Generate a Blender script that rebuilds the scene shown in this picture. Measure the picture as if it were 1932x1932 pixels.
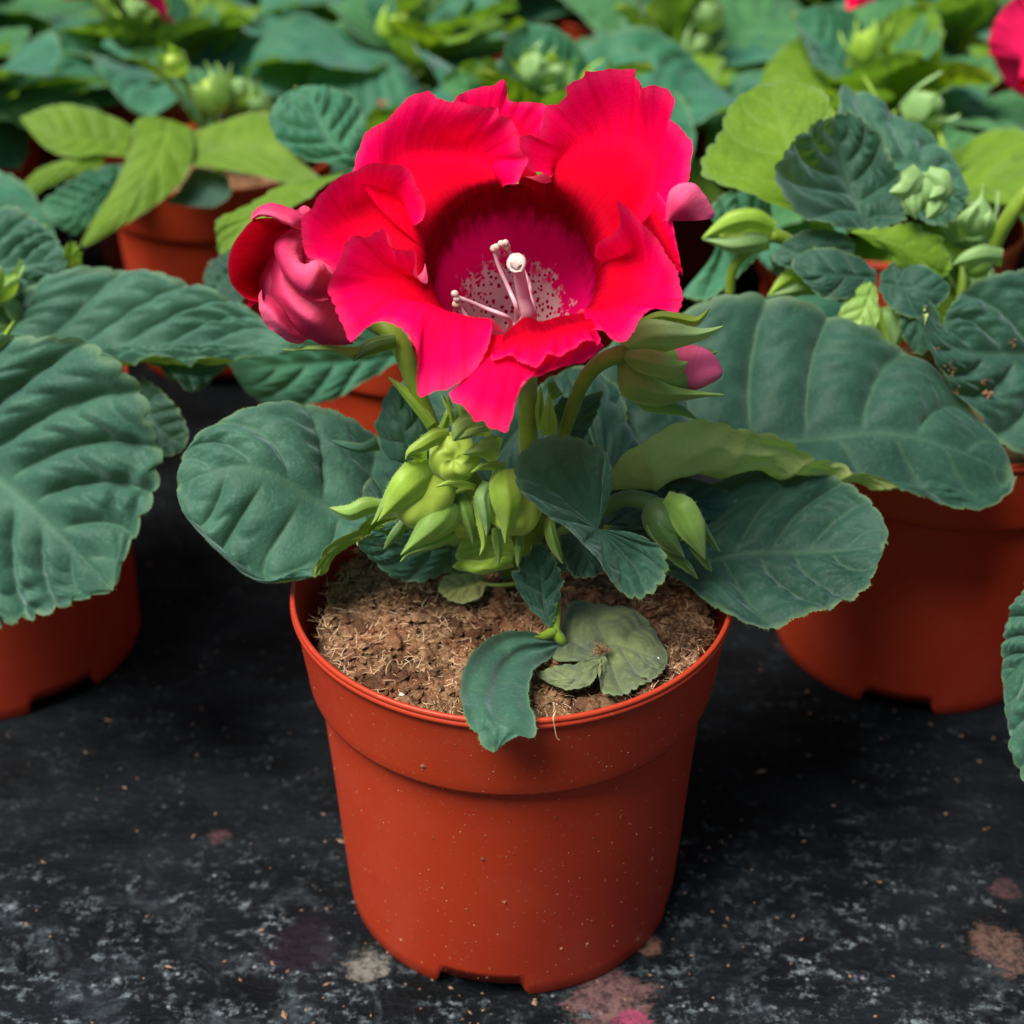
import bpy, math, random
import numpy as np
from mathutils import Vector, noise
R = math.radians
for o in list(bpy.data.objects): bpy.data.objects.remove(o)
S = 0.01                                   # everything below is worked out in centimetres
scene = bpy.context.scene
COL = scene.collection

# ------------------------------------------------------------------ camera
PITCH, CD, CH = R(31.0), 31.88, 32.05
FPX = 966/math.tan(R(20))
cam = bpy.data.cameras.new("camera"); cam_ob = bpy.data.objects.new("camera", cam); COL.objects.link(cam_ob)
cam_ob.location = (0, -CD*S, CH*S); cam_ob.rotation_euler = (R(90)-PITCH, 0, 0)
cam.sensor_width = 36; cam.lens = 18/math.tan(R(20)); cam.clip_start = 0.01; cam.clip_end = 100
cam.dof.use_dof = True; cam.dof.focus_distance = 0.345; cam.dof.aperture_fstop = 12
scene.camera = cam_ob
# ------------------------------------------------------------------ light
SUN_EL, SUN_AZ = 62, -56                   # azimuth: from the left and a little from the viewer's side
sd = Vector((math.sin(R(SUN_AZ))*math.cos(R(SUN_EL)), -math.cos(R(SUN_AZ))*math.cos(R(SUN_EL)), math.sin(R(SUN_EL))))
w = bpy.data.worlds.new("World"); scene.world = w; w.use_nodes = True
nt = w.node_tree; bg = nt.nodes["Background"]; sky = nt.nodes.new("ShaderNodeTexSky")
sky.sky_type = 'NISHITA'; sky.sun_disc = False; sky.sun_elevation = R(SUN_EL)
sky.sun_rotation = math.atan2(sd.x, sd.y)
nt.links.new(sky.outputs[0], bg.inputs[0]); bg.inputs[1].default_value = 0.055
sl = bpy.data.lights.new("sun", 'SUN'); sl.energy = 4.5; sl.angle = R(34); sl.color = (1, .95, .87)
so = bpy.data.objects.new("sun", sl); COL.objects.link(so)
so.rotation_euler = sd.to_track_quat('Z', 'Y').to_euler(); so.location = sd*5
scene.view_settings.view_transform = 'Standard'; scene.view_settings.look = 'None'
scene.view_settings.exposure = 0.85; scene.view_settings.gamma = 1
scene.render.engine = 'CYCLES'
scene.cycles.max_bounces = 8; scene.cycles.transparent_max_bounces = 8
scene.render.resolution_x = 1024; scene.render.resolution_y = 1024

# ------------------------------------------------------------------ measuring helpers
fwd = np.array([0, math.cos(PITCH), -math.sin(PITCH)]); upv = np.array([0, math.sin(PITCH), math.cos(PITCH)])
CAM = np.array([0, -CD, CH])
def P(px, py, y):                          # point on a sight line at distance y (cm, world)
    d = fwd + np.array([1, 0, 0])*(px-966)/FPX + upv*(966-py)/FPX
    return CAM + d*((y+CD)/d[1])
def Pz(px, py, z):
    d = fwd + np.array([1, 0, 0])*(px-966)/FPX + upv*(966-py)/FPX
    return CAM + d*((z-CH)/d[2])
FR = dict(c0=(0, 0, 1), c1=(405.7, 96.6, .5), c2=(289.8, 676.2, .4), c3=(869.4, 541, .55), c4=(0, 0, .35),
          c6=(1207.5, 0, .45), c7=(0, 367, .535), cA=(415.4, 357.4, .175), cB=(656.9, 676.2, .225),
          c3b=(966, 560.3, .3), c4b=(792.1, 966, .315))
def L(f, pts):
    ox, oy, k = FR[f]
    return [P(ox+p[0]*k, oy+p[1]*k, p[2]) if len(p) == 3 and not isinstance(p, np.ndarray) else p for p in pts]
def Lz(f, pts):
    ox, oy, k = FR[f]
    return [Pz(ox+p[0]*k, oy+p[1]*k, p[2]) for p in pts]

def spline(pts, n):                        # smooth curve through pts, n points evenly spaced
    p = np.array(pts, float)
    if len(p) == 2:
        t = np.linspace(0, 1, n)[:, None]; return p[0]*(1-t)+p[1]*t
    q = np.vstack([2*p[0]-p[1], p, 2*p[-1]-p[-2]])
    out = []
    for i in range(1, len(q)-2):
        t = np.linspace(0, 1, 14, endpoint=False)[:, None]
        a, b, c, d = q[i-1], q[i], q[i+1], q[i+2]
        out.append(.5*((2*b)+(c-a)*t+(2*a-5*b+4*c-d)*t*t+(-a+3*b-3*c+d)*t**3))
    out = np.vstack(out+[p[-1:]])
    s = np.concatenate([[0], np.cumsum(np.linalg.norm(np.diff(out, axis=0), axis=1))])
    u = np.linspace(0, s[-1], n)
    return np.stack([np.interp(u, s, out[:, k]) for k in range(3)], 1)
def cross_spline(A, n):                    # A: K x m x 3, smooth across K
    K = len(A)
    if K == 2:
        t = np.linspace(0, 1, n)[:, None, None]; return A[0]*(1-t)+A[1]*t
    h = np.maximum(np.linalg.norm(np.diff(A, axis=0), axis=2, keepdims=True), 1e-3)   # chord lengths keep short folds from overshooting
    d = np.diff(A, axis=0)/h
    m = np.concatenate([d[:1], (d[:-1]*h[1:]+d[1:]*h[:-1])/(h[1:]+h[:-1]), d[-1:]])
    out = []
    for j in range(n):
        x = j/(n-1)*(K-1); i = min(int(x), K-2); t = x-i; H = h[i]
        out.append((2*t**3-3*t*t+1)*A[i]+(t**3-2*t*t+t)*H*m[i]+(-2*t**3+3*t*t)*A[i+1]+(t**3-t*t)*H*m[i+1])
    return np.stack(out)
def loft(lines, nu, nv): return cross_spline(np.stack([spline(l, nu) for l in lines]), nv)
def normals(G):
    n = np.cross(np.gradient(G, axis=1), np.gradient(G, axis=0))
    return n/np.maximum(np.linalg.norm(n, axis=2, keepdims=True), 1e-9)
def smooth(a, b, x): t = np.clip((x-a)/(b-a), 0, 1); return t*t*(3-2*t)
_rng = np.random.RandomState(7)
def wave(x, seed, lo=2, hi=7):             # a gentle irregular wave in [-1,1]
    r = np.random.RandomState(seed); v = 0*x
    for k in range(4): v = v+np.sin(x*r.uniform(lo, hi)*2*math.pi+r.uniform(0, 6.28))*r.uniform(.4, 1)
    return v/2.4

# ------------------------------------------------------------------ mesh helpers
def link(name, me, mat=None, parent=None, kind=None, label=None):
    o = bpy.data.objects.new(name, me); COL.objects.link(o)
    if mat: (me.materials.append(mat) if len(me.materials) == 0 else None)
    if parent:
        o.parent = parent
        wp = Vector((0, 0, 0)); q = parent
        while q: wp += q.location; q = q.parent
        o.location = -wp if parent.get('_abs') or parent.get('_child') else (0, 0, 0)
    if kind: o['kind'] = kind
    if label: o['label'] = label
    return o
def mesh(name, V, F, par=None, flat=False):
    me = bpy.data.meshes.new(name); me.from_pydata((np.asarray(V)*S).tolist(), [], F)
    if not flat: me.polygons.foreach_set('use_smooth', [True]*len(F))
    if par is not None:
        a = me.attributes.new('par', 'FLOAT_COLOR', 'POINT'); a.data.foreach_set('color', np.asarray(par, np.float32).ravel())
    me.update(); return me
def grid_faces(nv, nu, wrap=False, flip=False, off=0):
    F = []
    for j in range(nv-1):
        for i in range(nu if wrap else nu-1):
            a, b = j*nu+i, j*nu+(i+1) % nu
            f = (a, b, b+nu, a+nu); F.append(tuple(x+off for x in (f[::-1] if flip else f)))
    return F
def hair_fringe(G, V, F, par, edges, step=.045, ln=.075):
    r = np.random.RandomState(len(V)); V = list(V); par = list(par); nv, nu = G.shape[:2]
    nn = normals(G)
    for e in edges:
        if e == 'tip': C, I, Nn = G[:, -1], G[:, -3], nn[:, -1]
        elif e == 'last': C, I, Nn = G[-1], G[-3], nn[-1]
        else: C, I, Nn = G[0], G[2], nn[0]
        d = np.concatenate([[0], np.cumsum(np.linalg.norm(np.diff(C, axis=0), axis=1))]); m = int(d[-1]/step)
        for q in r.uniform(0, d[-1], m):
            k = min(np.searchsorted(d, q), len(C)-1); p = np.array([np.interp(q, d, C[:, a]) for a in range(3)])
            o = C[k]-I[k]; o = o/max(np.linalg.norm(o), 1e-6); t = C[k]-C[max(k-1, 0)]; t = t/max(np.linalg.norm(t), 1e-6)
            o = o+t*r.uniform(-.6, .6)+Nn[k]*r.uniform(-.7, .7); l = ln*r.uniform(.4, 1.1); b = len(V)
            V += [p-t*.005, p+t*.005, p+o*l]; F.append((b, b+1, b+2)); par += [(.5, 1, 1, .6)]*3
    return V, F, par
def gridmesh(name, G, par, face='up', wrap=False, hairs=None):
    nv, nu = G.shape[:2]
    # orientation from the mean of the face normals
    n = np.cross(G[:-1, 1:]-G[:-1, :-1], G[1:, :-1]-G[:-1, :-1]); c = G.mean((0, 1))
    d = {'up': np.array([0, 0, 1.]), 'down': np.array([0, 0, -1.]), 'cam': CAM-c, 'away': c-CAM}[face]
    flip = (n.sum((0, 1))@d) < 0
    V, F, pr = G.reshape(-1, 3), grid_faces(nv, nu, wrap, flip), par.reshape(-1, 4)
    if hairs: V, F, pr = hair_fringe(G, V, F, pr, hairs)
    return mesh(name, V, F, pr)

HAIRY = True
RELIEF = 2.6
def leaf_mesh(lines, mid, nu=70, nv=44, N=7, amp=.13, cren=.07, M=17, face='up', seed=1, skew=.30, fan=False, quilt=.16, lon=0, near=1.0, cells=.30):
    G = loft(lines, nu, nv); K = len(lines)
    s = np.linspace(0, 1, nu)[None, :]*np.ones((nv, 1)); t = np.linspace(0, 1, nv)[:, None]*np.ones((1, nu))
    nrm = normals(G)
    if (nrm.mean((0, 1))[2] < 0): nrm = -nrm
    if face in ('down',): nrm = -nrm
    size = np.linalg.norm(G[nv//2, -1]-G[nv//2, 0])
    if fan:
        v = (t*N+.05*wave(s, seed)) % 1.0; wv = s; fade = smooth(.05, .4, s)*(1-.5*smooth(.8, 1, s))
        edge = smooth(.93, 1, s)
        tang = np.gradient(G, axis=1); cs = np.abs(np.sin(math.pi*M*t))**.6-.5; we = smooth(.86, 1, s)
    else:
        tm = mid/(K-1); left = t < tm
        wv = np.where(left, (tm-t)/max(tm, 1e-6), (t-tm)/max(1-tm, 1e-6))
        c_ = s; q_ = wv**1.15*(1+.25*wave(c_*.8, seed, 1, 3))
        s = np.clip(c_+skew*.8*q_*4*c_*(1-c_), 0, 1)
        for j in range(nv):
            for m_ in range(3): G[j, :, m_] = np.interp(s[j], c_[j], G[j, :, m_].copy())
        nrm = normals(G)
        if (nrm.mean((0, 1))[2] < 0): nrm = -nrm
        if face in ('down',): nrm = -nrm
        ph = c_
        v = (N*ph+np.where(left, .0, .45)) % 1.0
        fade = smooth(.03, .25, wv)*smooth(.0, .12, s)*(1-smooth(.74, .96, s))*(1-.35*smooth(.8, 1, wv))
        edge = np.maximum(smooth(.93, 1, wv), smooth(.965, 1, s))
        tang = np.gradient(G, axis=0)*np.where(left, -1, 1)[..., None]
        cs = np.abs(np.sin(math.pi*M*s))**.6-.5; we = smooth(.84, 1, wv)*smooth(0.02, .2, s)
    tl = np.maximum(np.linalg.norm(tang, axis=2, keepdims=True), 1e-6)
    dome = .55*np.clip(4*v*(1-v), 0, 1)+.45*np.clip(4*v*(1-v), 0, 1)**.45; amp = amp*RELIEF
    vein = np.exp(-(np.minimum(v, 1-v)/.05)**2)*smooth(.0, .1, wv if not fan else s)*(1-.5*wv)
    midv = np.exp(-(wv/.030)**2)*(1-.6*s) if not fan else 0*s
    h = amp*(dome-.6)*fade - (.9*amp*np.exp(-(wv/.07)**2)*(1-s) if not fan else 0)
    # small quilting between the side veins
    h = h+amp*quilt*fade*np.sin((wv if not fan else s)*26+2.5*np.sin(ph*N*2.1 if not fan else t*N*5)+wave(s, seed+5)*2)*dome*smooth(.2,.6,wv)
    if not fan:
        rib = np.floor(N*ph+np.where(left, .0, .45)); off = np.modf(np.abs(np.sin(rib*12.9898+seed)*437.5))[0]
        cl_ = np.abs(np.sin(math.pi*(wv*(4.2+off)+off*2+.25*np.sin(v*6.3))))**.55
        h = h+amp*cells*fade*(cl_-.7)*np.sqrt(dome)*smooth(.12, .4, wv)
        h = h*np.where(left, 1, near)
    if lon: h = h+lon*np.cos(t*2*math.pi*2.5+.6)*smooth(0,.15,s)*(1-.6*smooth(.7,1,s))
    h = h+amp*.3*wave(s*.7+t*.4, seed+9, .6, 2.2)
    h = h+cren*1.1*wave(s*2+t, seed+2, 1, 3)*smooth(.6, 1, wv)
    G = G+nrm*h[..., None]+tang/tl*(1.9*cren*cs*we)[..., None]
    par = np.stack([s, wv, edge, np.clip(np.maximum(vein*.7, midv), 0, 1)], 2)
    return gridmesh('leaf', G, par, face, hairs=(('tip',) if fan else ('first', 'last')) if HAIRY else None)
def blade_mesh(name, lines, nu=24, nv=13, face='cam', ruf=0, seed=1, nr=9):   # sepals, petals: margin = last line
    G = loft(lines, nu, nv)
    s = np.linspace(0, 1, nu)[None, :]*np.ones((nv, 1)); t = np.linspace(0, 1, nv)[:, None]*np.ones((1, nu))
    edge = smooth(.9, 1, t)
    if ruf:
        n = normals(G); out = np.gradient(G, axis=0); out /= np.maximum(np.linalg.norm(out, axis=2, keepdims=True), 1e-6)
        ww = smooth(.5, 1, t)
        G = G+n*(ruf*1.2*wave(s, seed, 3, nr)*ww)[..., None]+n*(ruf*.9*wave(s*.6+t*.5, seed+4, 1, 2.5)*smooth(.1, .5, t))[..., None]
        G = G+out*(ruf*(.55*wave(s, seed+3, 6, 16)+.95*np.abs(wave(s, seed+8, 14, 30))-.3)*smooth(.86, 1, t))[..., None]
    par = np.stack([s, t, edge, 0*s], 2)
    return gridmesh(name, G, par, face)
def rib_mesh(f, spine, widths, bulge=.15, nu=22, nv=11, face='cam', curl=0, veins=True):  # a sepal: spine with half widths
    ox, oy, k = FR[f]; sp = np.array(spine, float); d = np.gradient(sp[:, :2], axis=0)
    d /= np.maximum(np.linalg.norm(d, axis=1, keepdims=True), 1e-6); nn = np.stack([-d[:, 1], d[:, 0]], 1)
    wd = np.array(widths)[:, None]
    def ln(q, dy): return L(f, [(a[0], a[1], b[2]+dy) for a, b in zip(sp[:, :2]+nn*wd*q, sp)])
    bulge = bulge*.5; wd = wd*.9
    lines = [ln(-1, bulge), ln(-.55, bulge*.25), ln(0, 0), ln(.55, bulge*.25+curl*.3), ln(1, bulge+curl)]
    G = loft(lines, nu, nv)
    s = np.linspace(0, 1, nu)[None, :]*np.ones((nv, 1)); t = np.linspace(0, 1, nv)[:, None]*np.ones((1, nu))
    wv = np.abs(t-.5)*2
    G = G+normals(G)*(.022*np.cos(t*math.pi*7)*np.sin(s*math.pi)-.075*np.exp(-((t-.5)/.08)**2)*np.sin(s*math.pi))[..., None]
    par = np.stack([s, wv, smooth(.88, 1, wv), np.exp(-(np.abs((t*5.5) % 1-.5)/.13)**2)*.75*(1-.7*s)], 2)
    return gridmesh('sepal', G, par, face, hairs=('first', 'last') if HAIRY else None)
def tube_mesh(name, pts, radii, ns=12, n=None, cap=True):
    n = n or max(8, 5*len(pts)); C = spline(pts, n)
    r = np.interp(np.linspace(0, 1, n), np.linspace(0, 1, len(radii)), radii)
    T = np.gradient(C, axis=0); T /= np.linalg.norm(T, axis=1, keepdims=True)
    a = np.array([0, 0, 1.]) if abs(T[0][2]) < .9 else np.array([1., 0, 0]); V = []
    for i in range(n):
        u = np.cross(T[i], a); u /= np.linalg.norm(u); b = np.cross(u, T[i]); a = b
        for k in range(ns):
            q = 2*math.pi*k/ns; V.append(C[i]+r[i]*(math.cos(q)*u+math.sin(q)*b))
    F = grid_faces(n, ns, True)
    if cap: F += [tuple(range(ns))[::-1], tuple(range((n-1)*ns, n*ns))]
    return mesh(name, V, F, np.tile([.5, .5, 0, 0], (len(V), 1)))
def blob_mesh(name, c, axis, rad, length, lobes=5, lob=.12, dimple=.25, twist=.6, nu=40, nv=24, tip=1.0):
    ax = Vector(axis).normalized(); q = ax.to_track_quat('Z', 'Y'); V = []; par = []
    for j in range(nv):
        th = math.pi*j/(nv-1)
        for i in range(nu):
            ph = 2*math.pi*i/nu
            front = max(0, math.cos(th))
            r = math.sin(th)*(1-lob*(1-abs(math.cos(lobes*.5*(ph+twist*front*2))))*(.25+front))
            z = math.cos(th)*(1 if th > 1.57 else tip)-dimple*math.exp(-(th/.42)**2)
            p = q @ Vector((r*math.cos(ph)*rad, r*math.sin(ph)*rad, z*length))
            V.append(np.array(c)+np.array(p)); par.append((j/(nv-1), .5, 0, 0))
    return mesh(name, V, grid_faces(nv, nu, True, True), par)
def lathe(name, prof, n=128, zfun=None):
    V = []
    for k, (r, z) in enumerate(prof):
        for i in range(n):
            a = 2*math.pi*i/n; zz = zfun(k, a, z) if zfun else z
            V.append((r*math.sin(a), -r*math.cos(a), zz))
    return mesh(name, V, grid_faces(len(prof), n, True))

# ------------------------------------------------------------------ materials
class NT:
    def __init__(s, name):
        s.m = bpy.data.materials.new(name); s.m.use_nodes = True; s.t = s.m.node_tree
        s.t.nodes.clear(); s.out = s.t.nodes.new('ShaderNodeOutputMaterial')
    def n(s, typ, **kw):
        x = s.t.nodes.new('ShaderNode'+typ)
        for k, v in kw.items():
            if k.startswith('_'): setattr(x, k[1:], v)
            else:
                key = int(k[1:]) if k[0] == 'i' and k[1:].isdigit() else k.replace('__', ' ')
                if hasattr(v, 'is_linked') or isinstance(v, bpy.types.NodeSocket): s.t.links.new(v, x.inputs[key])
                else: x.inputs[key].default_value = v
        return x
    def mix(s, f, a, b):
        x = s.t.nodes.new('ShaderNodeMix'); x.data_type = 'RGBA'
        for i, v in ((0, f), (6, a), (7, b)):
            if isinstance(v, bpy.types.NodeSocket): s.t.links.new(v, x.inputs[i])
            else: x.inputs[i].default_value = v if i == 0 else (*v, 1) if len(v) == 3 else v
        return x.outputs[2]
    def math(s, op, a, b=0.0, c=0.0, clamp=False):
        x = s.t.nodes.new('ShaderNodeMath'); x.operation = op; x.use_clamp = clamp
        for i, v in enumerate((a, b, c)):
            if isinstance(v, bpy.types.NodeSocket): s.t.links.new(v, x.inputs[i])
            else: x.inputs[i].default_value = v
        return x.outputs[0]
    def rng(s, v, a, b, c=0., d=1.):
        x = s.t.nodes.new('ShaderNodeMapRange'); x.interpolation_type = 'SMOOTHSTEP'
        s.t.links.new(v, x.inputs[0])
        for i, q in enumerate((a, b, c, d)): x.inputs[i+1].default_value = q
        return x.outputs[0]
    def noise(s, scale, detail=4, vec=None, rough=.55, dist=0.):
        x = s.t.nodes.new('ShaderNodeTexNoise'); x.inputs['Scale'].default_value = scale; x.inputs['Detail'].default_value = detail
        x.inputs['Roughness'].default_value = rough; x.inputs['Distortion'].default_value = dist
        s.t.links.new(vec or s.coord(), x.inputs['Vector']); return x.outputs[0]
    def coord(s):
        if not hasattr(s, '_c'): s._c = s.t.nodes.new('ShaderNodeTexCoord')
        return s._c.outputs['Object']
    def par(s):
        if not hasattr(s, '_p'):
            a = s.t.nodes.new('ShaderNodeAttribute'); a.attribute_name = 'par'
            q = s.t.nodes.new('ShaderNodeSeparateColor'); s.t.links.new(a.outputs['Color'], q.inputs[0])
            s._p = (q.outputs[0], q.outputs[1], q.outputs[2], a.outputs['Alpha'])
        return s._p
    def back(s):
        return s.t.nodes.new('ShaderNodeNewGeometry').outputs['Backfacing']
    def bump(s, h, strength, dist):
        b = s.t.nodes.new('ShaderNodeBump'); b.inputs['Strength'].default_value = strength; b.inputs['Distance'].default_value = dist
        s.t.links.new(h, b.inputs['Height']); return b.outputs[0]
    def principled(s, col, rough=.5, spec=.4, normal=None, sheen=0, sheen_rough=.4, sheen_tint=(1, 1, 1), trans=None, tf=.3):
        p = s.t.nodes.new('ShaderNodeBsdfPrincipled')
        def put(k, v):
            if isinstance(v, bpy.types.NodeSocket): s.t.links.new(v, p.inputs[k])
            else: p.inputs[k].default_value = (*v, 1) if isinstance(v, tuple) and len(v) == 3 else v
        put('Base Color', col); put('Roughness', rough); put('Specular IOR Level', spec)
        if normal is not None: put('Normal', normal)
        if sheen is not 0: put('Sheen Weight', sheen); put('Sheen Roughness', sheen_rough); put('Sheen Tint', sheen_tint)
        sh = p.outputs[0]
        if trans is not None:
            t = s.t.nodes.new('ShaderNodeBsdfTranslucent')
            if isinstance(trans, bpy.types.NodeSocket): s.t.links.new(trans, t.inputs[0])
            else: t.inputs[0].default_value = (*trans, 1)
            m = s.t.nodes.new('ShaderNodeMixShader'); 
            if isinstance(tf, bpy.types.NodeSocket): s.t.links.new(tf, m.inputs[0])
            else: m.inputs[0].default_value = tf
            s.t.links.new(sh, m.inputs[1]); s.t.links.new(t.outputs[0], m.inputs[2]); sh = m.outputs[0]
        s.t.links.new(sh, s.out.inputs[0]); return s.m

def leaf_mat(name, top1, top2, under, veincol=(.10, .19, .10), sheen=.36, tf=.22, trans=(.22, .42, .02)):
    k = NT(name); a, b, e, v = k.par()
    n1 = k.noise(60, 3); n2 = k.noise(900, 3, rough=.7); n3 = k.noise(260, 4, dist=.6)
    top = k.mix(k.rng(n1, .35, .7), top1, top2)
    top = k.mix(k.math('MULTIPLY', k.rng(n2, .5, .75), .30), top, tuple(x*2.2+.02 for x in top2))
    top = k.mix(k.math('MULTIPLY', v, .38), top, veincol)
    top = k.mix(k.math('MULTIPLY', e, .5), top, (.16, .25, .12))
    und = k.mix(k.rng(n1, .3, .7), under, tuple(x*1.25 for x in under))
    und = k.mix(k.math('MULTIPLY', v, .35), und, tuple(x*.55 for x in under))
    bk = k.back(); col = k.mix(bk, top, und)
    vv = k.t.nodes.new('ShaderNodeTexVoronoi'); vv.feature = 'DISTANCE_TO_EDGE'; vv.inputs['Scale'].default_value = 210
    dv = k.t.nodes.new('ShaderNodeVectorMath'); dv.operation = 'ADD'; k.t.links.new(k.coord(), dv.inputs[0])
    dn = k.t.nodes.new('ShaderNodeTexNoise'); dn.inputs['Scale'].default_value = 160; k.t.links.new(k.coord(), dn.inputs['Vector'])
    ds = k.t.nodes.new('ShaderNodeVectorMath'); ds.operation = 'SCALE'; ds.inputs['Scale'].default_value = .006
    k.t.links.new(dn.outputs['Color'], ds.inputs[0]); k.t.links.new(ds.outputs[0], dv.inputs[1]); k.t.links.new(dv.outputs[0], vv.inputs['Vector'])
    net = k.rng(vv.outputs['Distance'], .0, .09, 1, 0)
    col = k.mix(k.math('MULTIPLY', net, .07), col, veincol)
    h = k.math('SUBTRACT', k.math('ADD', k.math('MULTIPLY', n3, .8), k.math('MULTIPLY', n2, .35)), k.math('MULTIPLY', net, .12))
    nb = k.bump(h, .38, .0007)
    sh = k.math('MULTIPLY', k.math('SUBTRACT', 1.0, k.math('MULTIPLY', bk, .7)), sheen)
    return k.principled(col, .62, .25, nb, sh, .42, (.72, .90, 1.), trans, tf)
M_LEAF = leaf_mat('leaf_top_grey', (.021, .080, .051), (.040, .122, .076), (.20, .28, .05))
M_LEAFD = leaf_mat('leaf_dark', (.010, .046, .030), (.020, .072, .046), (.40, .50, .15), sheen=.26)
M_LEAFB = leaf_mat('leaf_back_row', (.018, .115, .062), (.042, .17, .092), (.2, .31, .03), sheen=.42, tf=.3)
M_LEAFG = leaf_mat('leaf_back_green', (.030, .13, .040), (.062, .19, .06), (.2, .31, .03), sheen=.3, tf=.3)
M_LIME = leaf_mat('leaf_lime', (.095, .19, .008), (.14, .25, .014), (.15, .22, .006), veincol=(.22, .32, .08), sheen=.15, tf=.35, trans=(.28, .46, .01))
M_PALEL = leaf_mat('leaf_pale_yellow', (.22, .25, .06), (.33, .34, .11), (.25, .27, .07), veincol=(.4, .42, .2), sheen=.1, tf=.1)
M_WITHER = leaf_mat('leaf_withered', (.055, .075, .045), (.13, .16, .06), (.13, .15, .05), veincol=(.2, .22, .12), sheen=.2, tf=.05)
def sepal_mat(name, c1, c2, tf=.36):
    k = NT(name); a, b, e, v = k.par(); n = k.noise(120, 3); n2 = k.noise(1200, 2)
    col = k.mix(k.rng(a, .1, .95), c1, c2); col = k.mix(k.math('MULTIPLY', k.rng(n, .35, .7), .5), col, tuple(x*1.5 for x in c1))
    col = k.mix(k.math('MULTIPLY', e, .45), col, (.34, .46, .13)); col = k.mix(k.math('MULTIPLY', v, .5), col, (.34, .48, .16))
    return k.principled(col, .5, .35, k.bump(n2, .3, .0004), .3, .4, (.9, 1, .9), (.35, .55, .03), tf)
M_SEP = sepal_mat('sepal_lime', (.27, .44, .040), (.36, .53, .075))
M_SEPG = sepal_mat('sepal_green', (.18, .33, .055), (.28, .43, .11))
M_SEPD = sepal_mat('sepal_shade', (.05, .12, .028), (.09, .17, .05))  # darkened copy of the sepal green, shade painted into the colour
M_SEPP = sepal_mat('sepal_pale', (.22, .38, .13), (.29, .45, .18))
def plain(name, col, rough=.5, spec=.4, trans=None, tf=.3, sheen=0, nz=0, bump=.2):
    k = NT(name); n = k.noise(200, 4)
    c = k.mix(k.rng(n, .35, .7), col, tuple(min(1, x*(1+nz)) for x in col)) if nz else col
    return k.principled(c, rough, spec, k.bump(n, bump, .0005), sheen, .4, (1, 1, 1), trans, tf)
M_STEM = plain('stem_green', (.17, .27, .02), .45, .4, (.3, .45, .02), .2, .25, .3)
M_BUD = plain('bud_green', (.40, .56, .07), .45, .35, (.4, .55, .05), .25, .2, .25)
M_CREAM = plain('pistil_cream', (.68, .55, .48), .4, .4, (.8, .6, .5), .25, 0, .1)
M_PINKW = plain('filament_pink', (.74, .42, .48), .35, .4, (.8, .4, .45), .25, 0, .1)
M_ANTH = plain('anther_tan', (.55, .33, .24), .5, .3, None, 0, 0, .5)
def petal_mat(name, red, rim, base, back, tf=.3, inner=None):
    k = NT(name); a, b, e, v = k.par(); n = k.noise(90, 3); n2 = k.noise(1500, 2)
    cb = k.t.nodes.new('ShaderNodeCombineXYZ'); k.t.links.new(k.math('MULTIPLY', a, 46.), cb.inputs[0]); k.t.links.new(k.math('MULTIPLY', b, 2.2), cb.inputs[1])
    st = k.noise(1.0, 4, cb.outputs[0], .6)
    bn = k.math('ADD', b, k.math('ADD', k.math('MULTIPLY', k.math('SUBTRACT', st, .5), .16), k.math('MULTIPLY', k.math('SUBTRACT', n, .5), .06)))
    col = k.mix(k.rng(bn, .06, .21), inner or base, base)
    col = k.mix(k.rng(bn, .25, .60), col, red)
    col = k.mix(k.math('MULTIPLY', k.rng(b, .5, 1.0), .8), col, rim)
    col = k.mix(k.math('MULTIPLY', e, .4), col, (.9, .05, .17))
    col = k.mix(k.math('MULTIPLY', k.rng(n, .4, .75), .25), col, tuple(x*.75 for x in red))
    col = k.mix(k.math('MULTIPLY', k.rng(st, .42, .7), .45), col, tuple(x*.62 for x in red))
    n2 = k.math('ADD', n2, k.math('MULTIPLY', st, 1.4))
    bk = k.back(); bcol = k.mix(k.rng(n, .35, .7), back, tuple(min(1, x*1.15) for x in back))
    col = k.mix(bk, col, bcol)
    return k.principled(col, .75, .025, k.bump(n2, .25, .0003), 0, .5, (1, .2, .4), col, tf)
M_PETAL = petal_mat('petal_red', (.88, .0003, .022), (.93, .0008, .125), (.24, .0, .009), (.80, .11, .22))
M_PETALR = petal_mat('petal_red_far', (.86, .002, .03), (.9, .004, .10), (.4, .0, .01), (.72, .012, .09))
M_PETALP = petal_mat('petal_pink_outside', (.74, .085, .185), (.80, .15, .27), (.55, .03, .11), (.78, .12, .2), .18)
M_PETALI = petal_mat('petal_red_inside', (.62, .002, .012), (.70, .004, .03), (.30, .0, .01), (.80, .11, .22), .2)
M_BUDP = petal_mat('bud_pink', (.74, .13, .24), (.82, .28, .36), (.66, .08, .19), (.4, .05, .15), .1)
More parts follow.
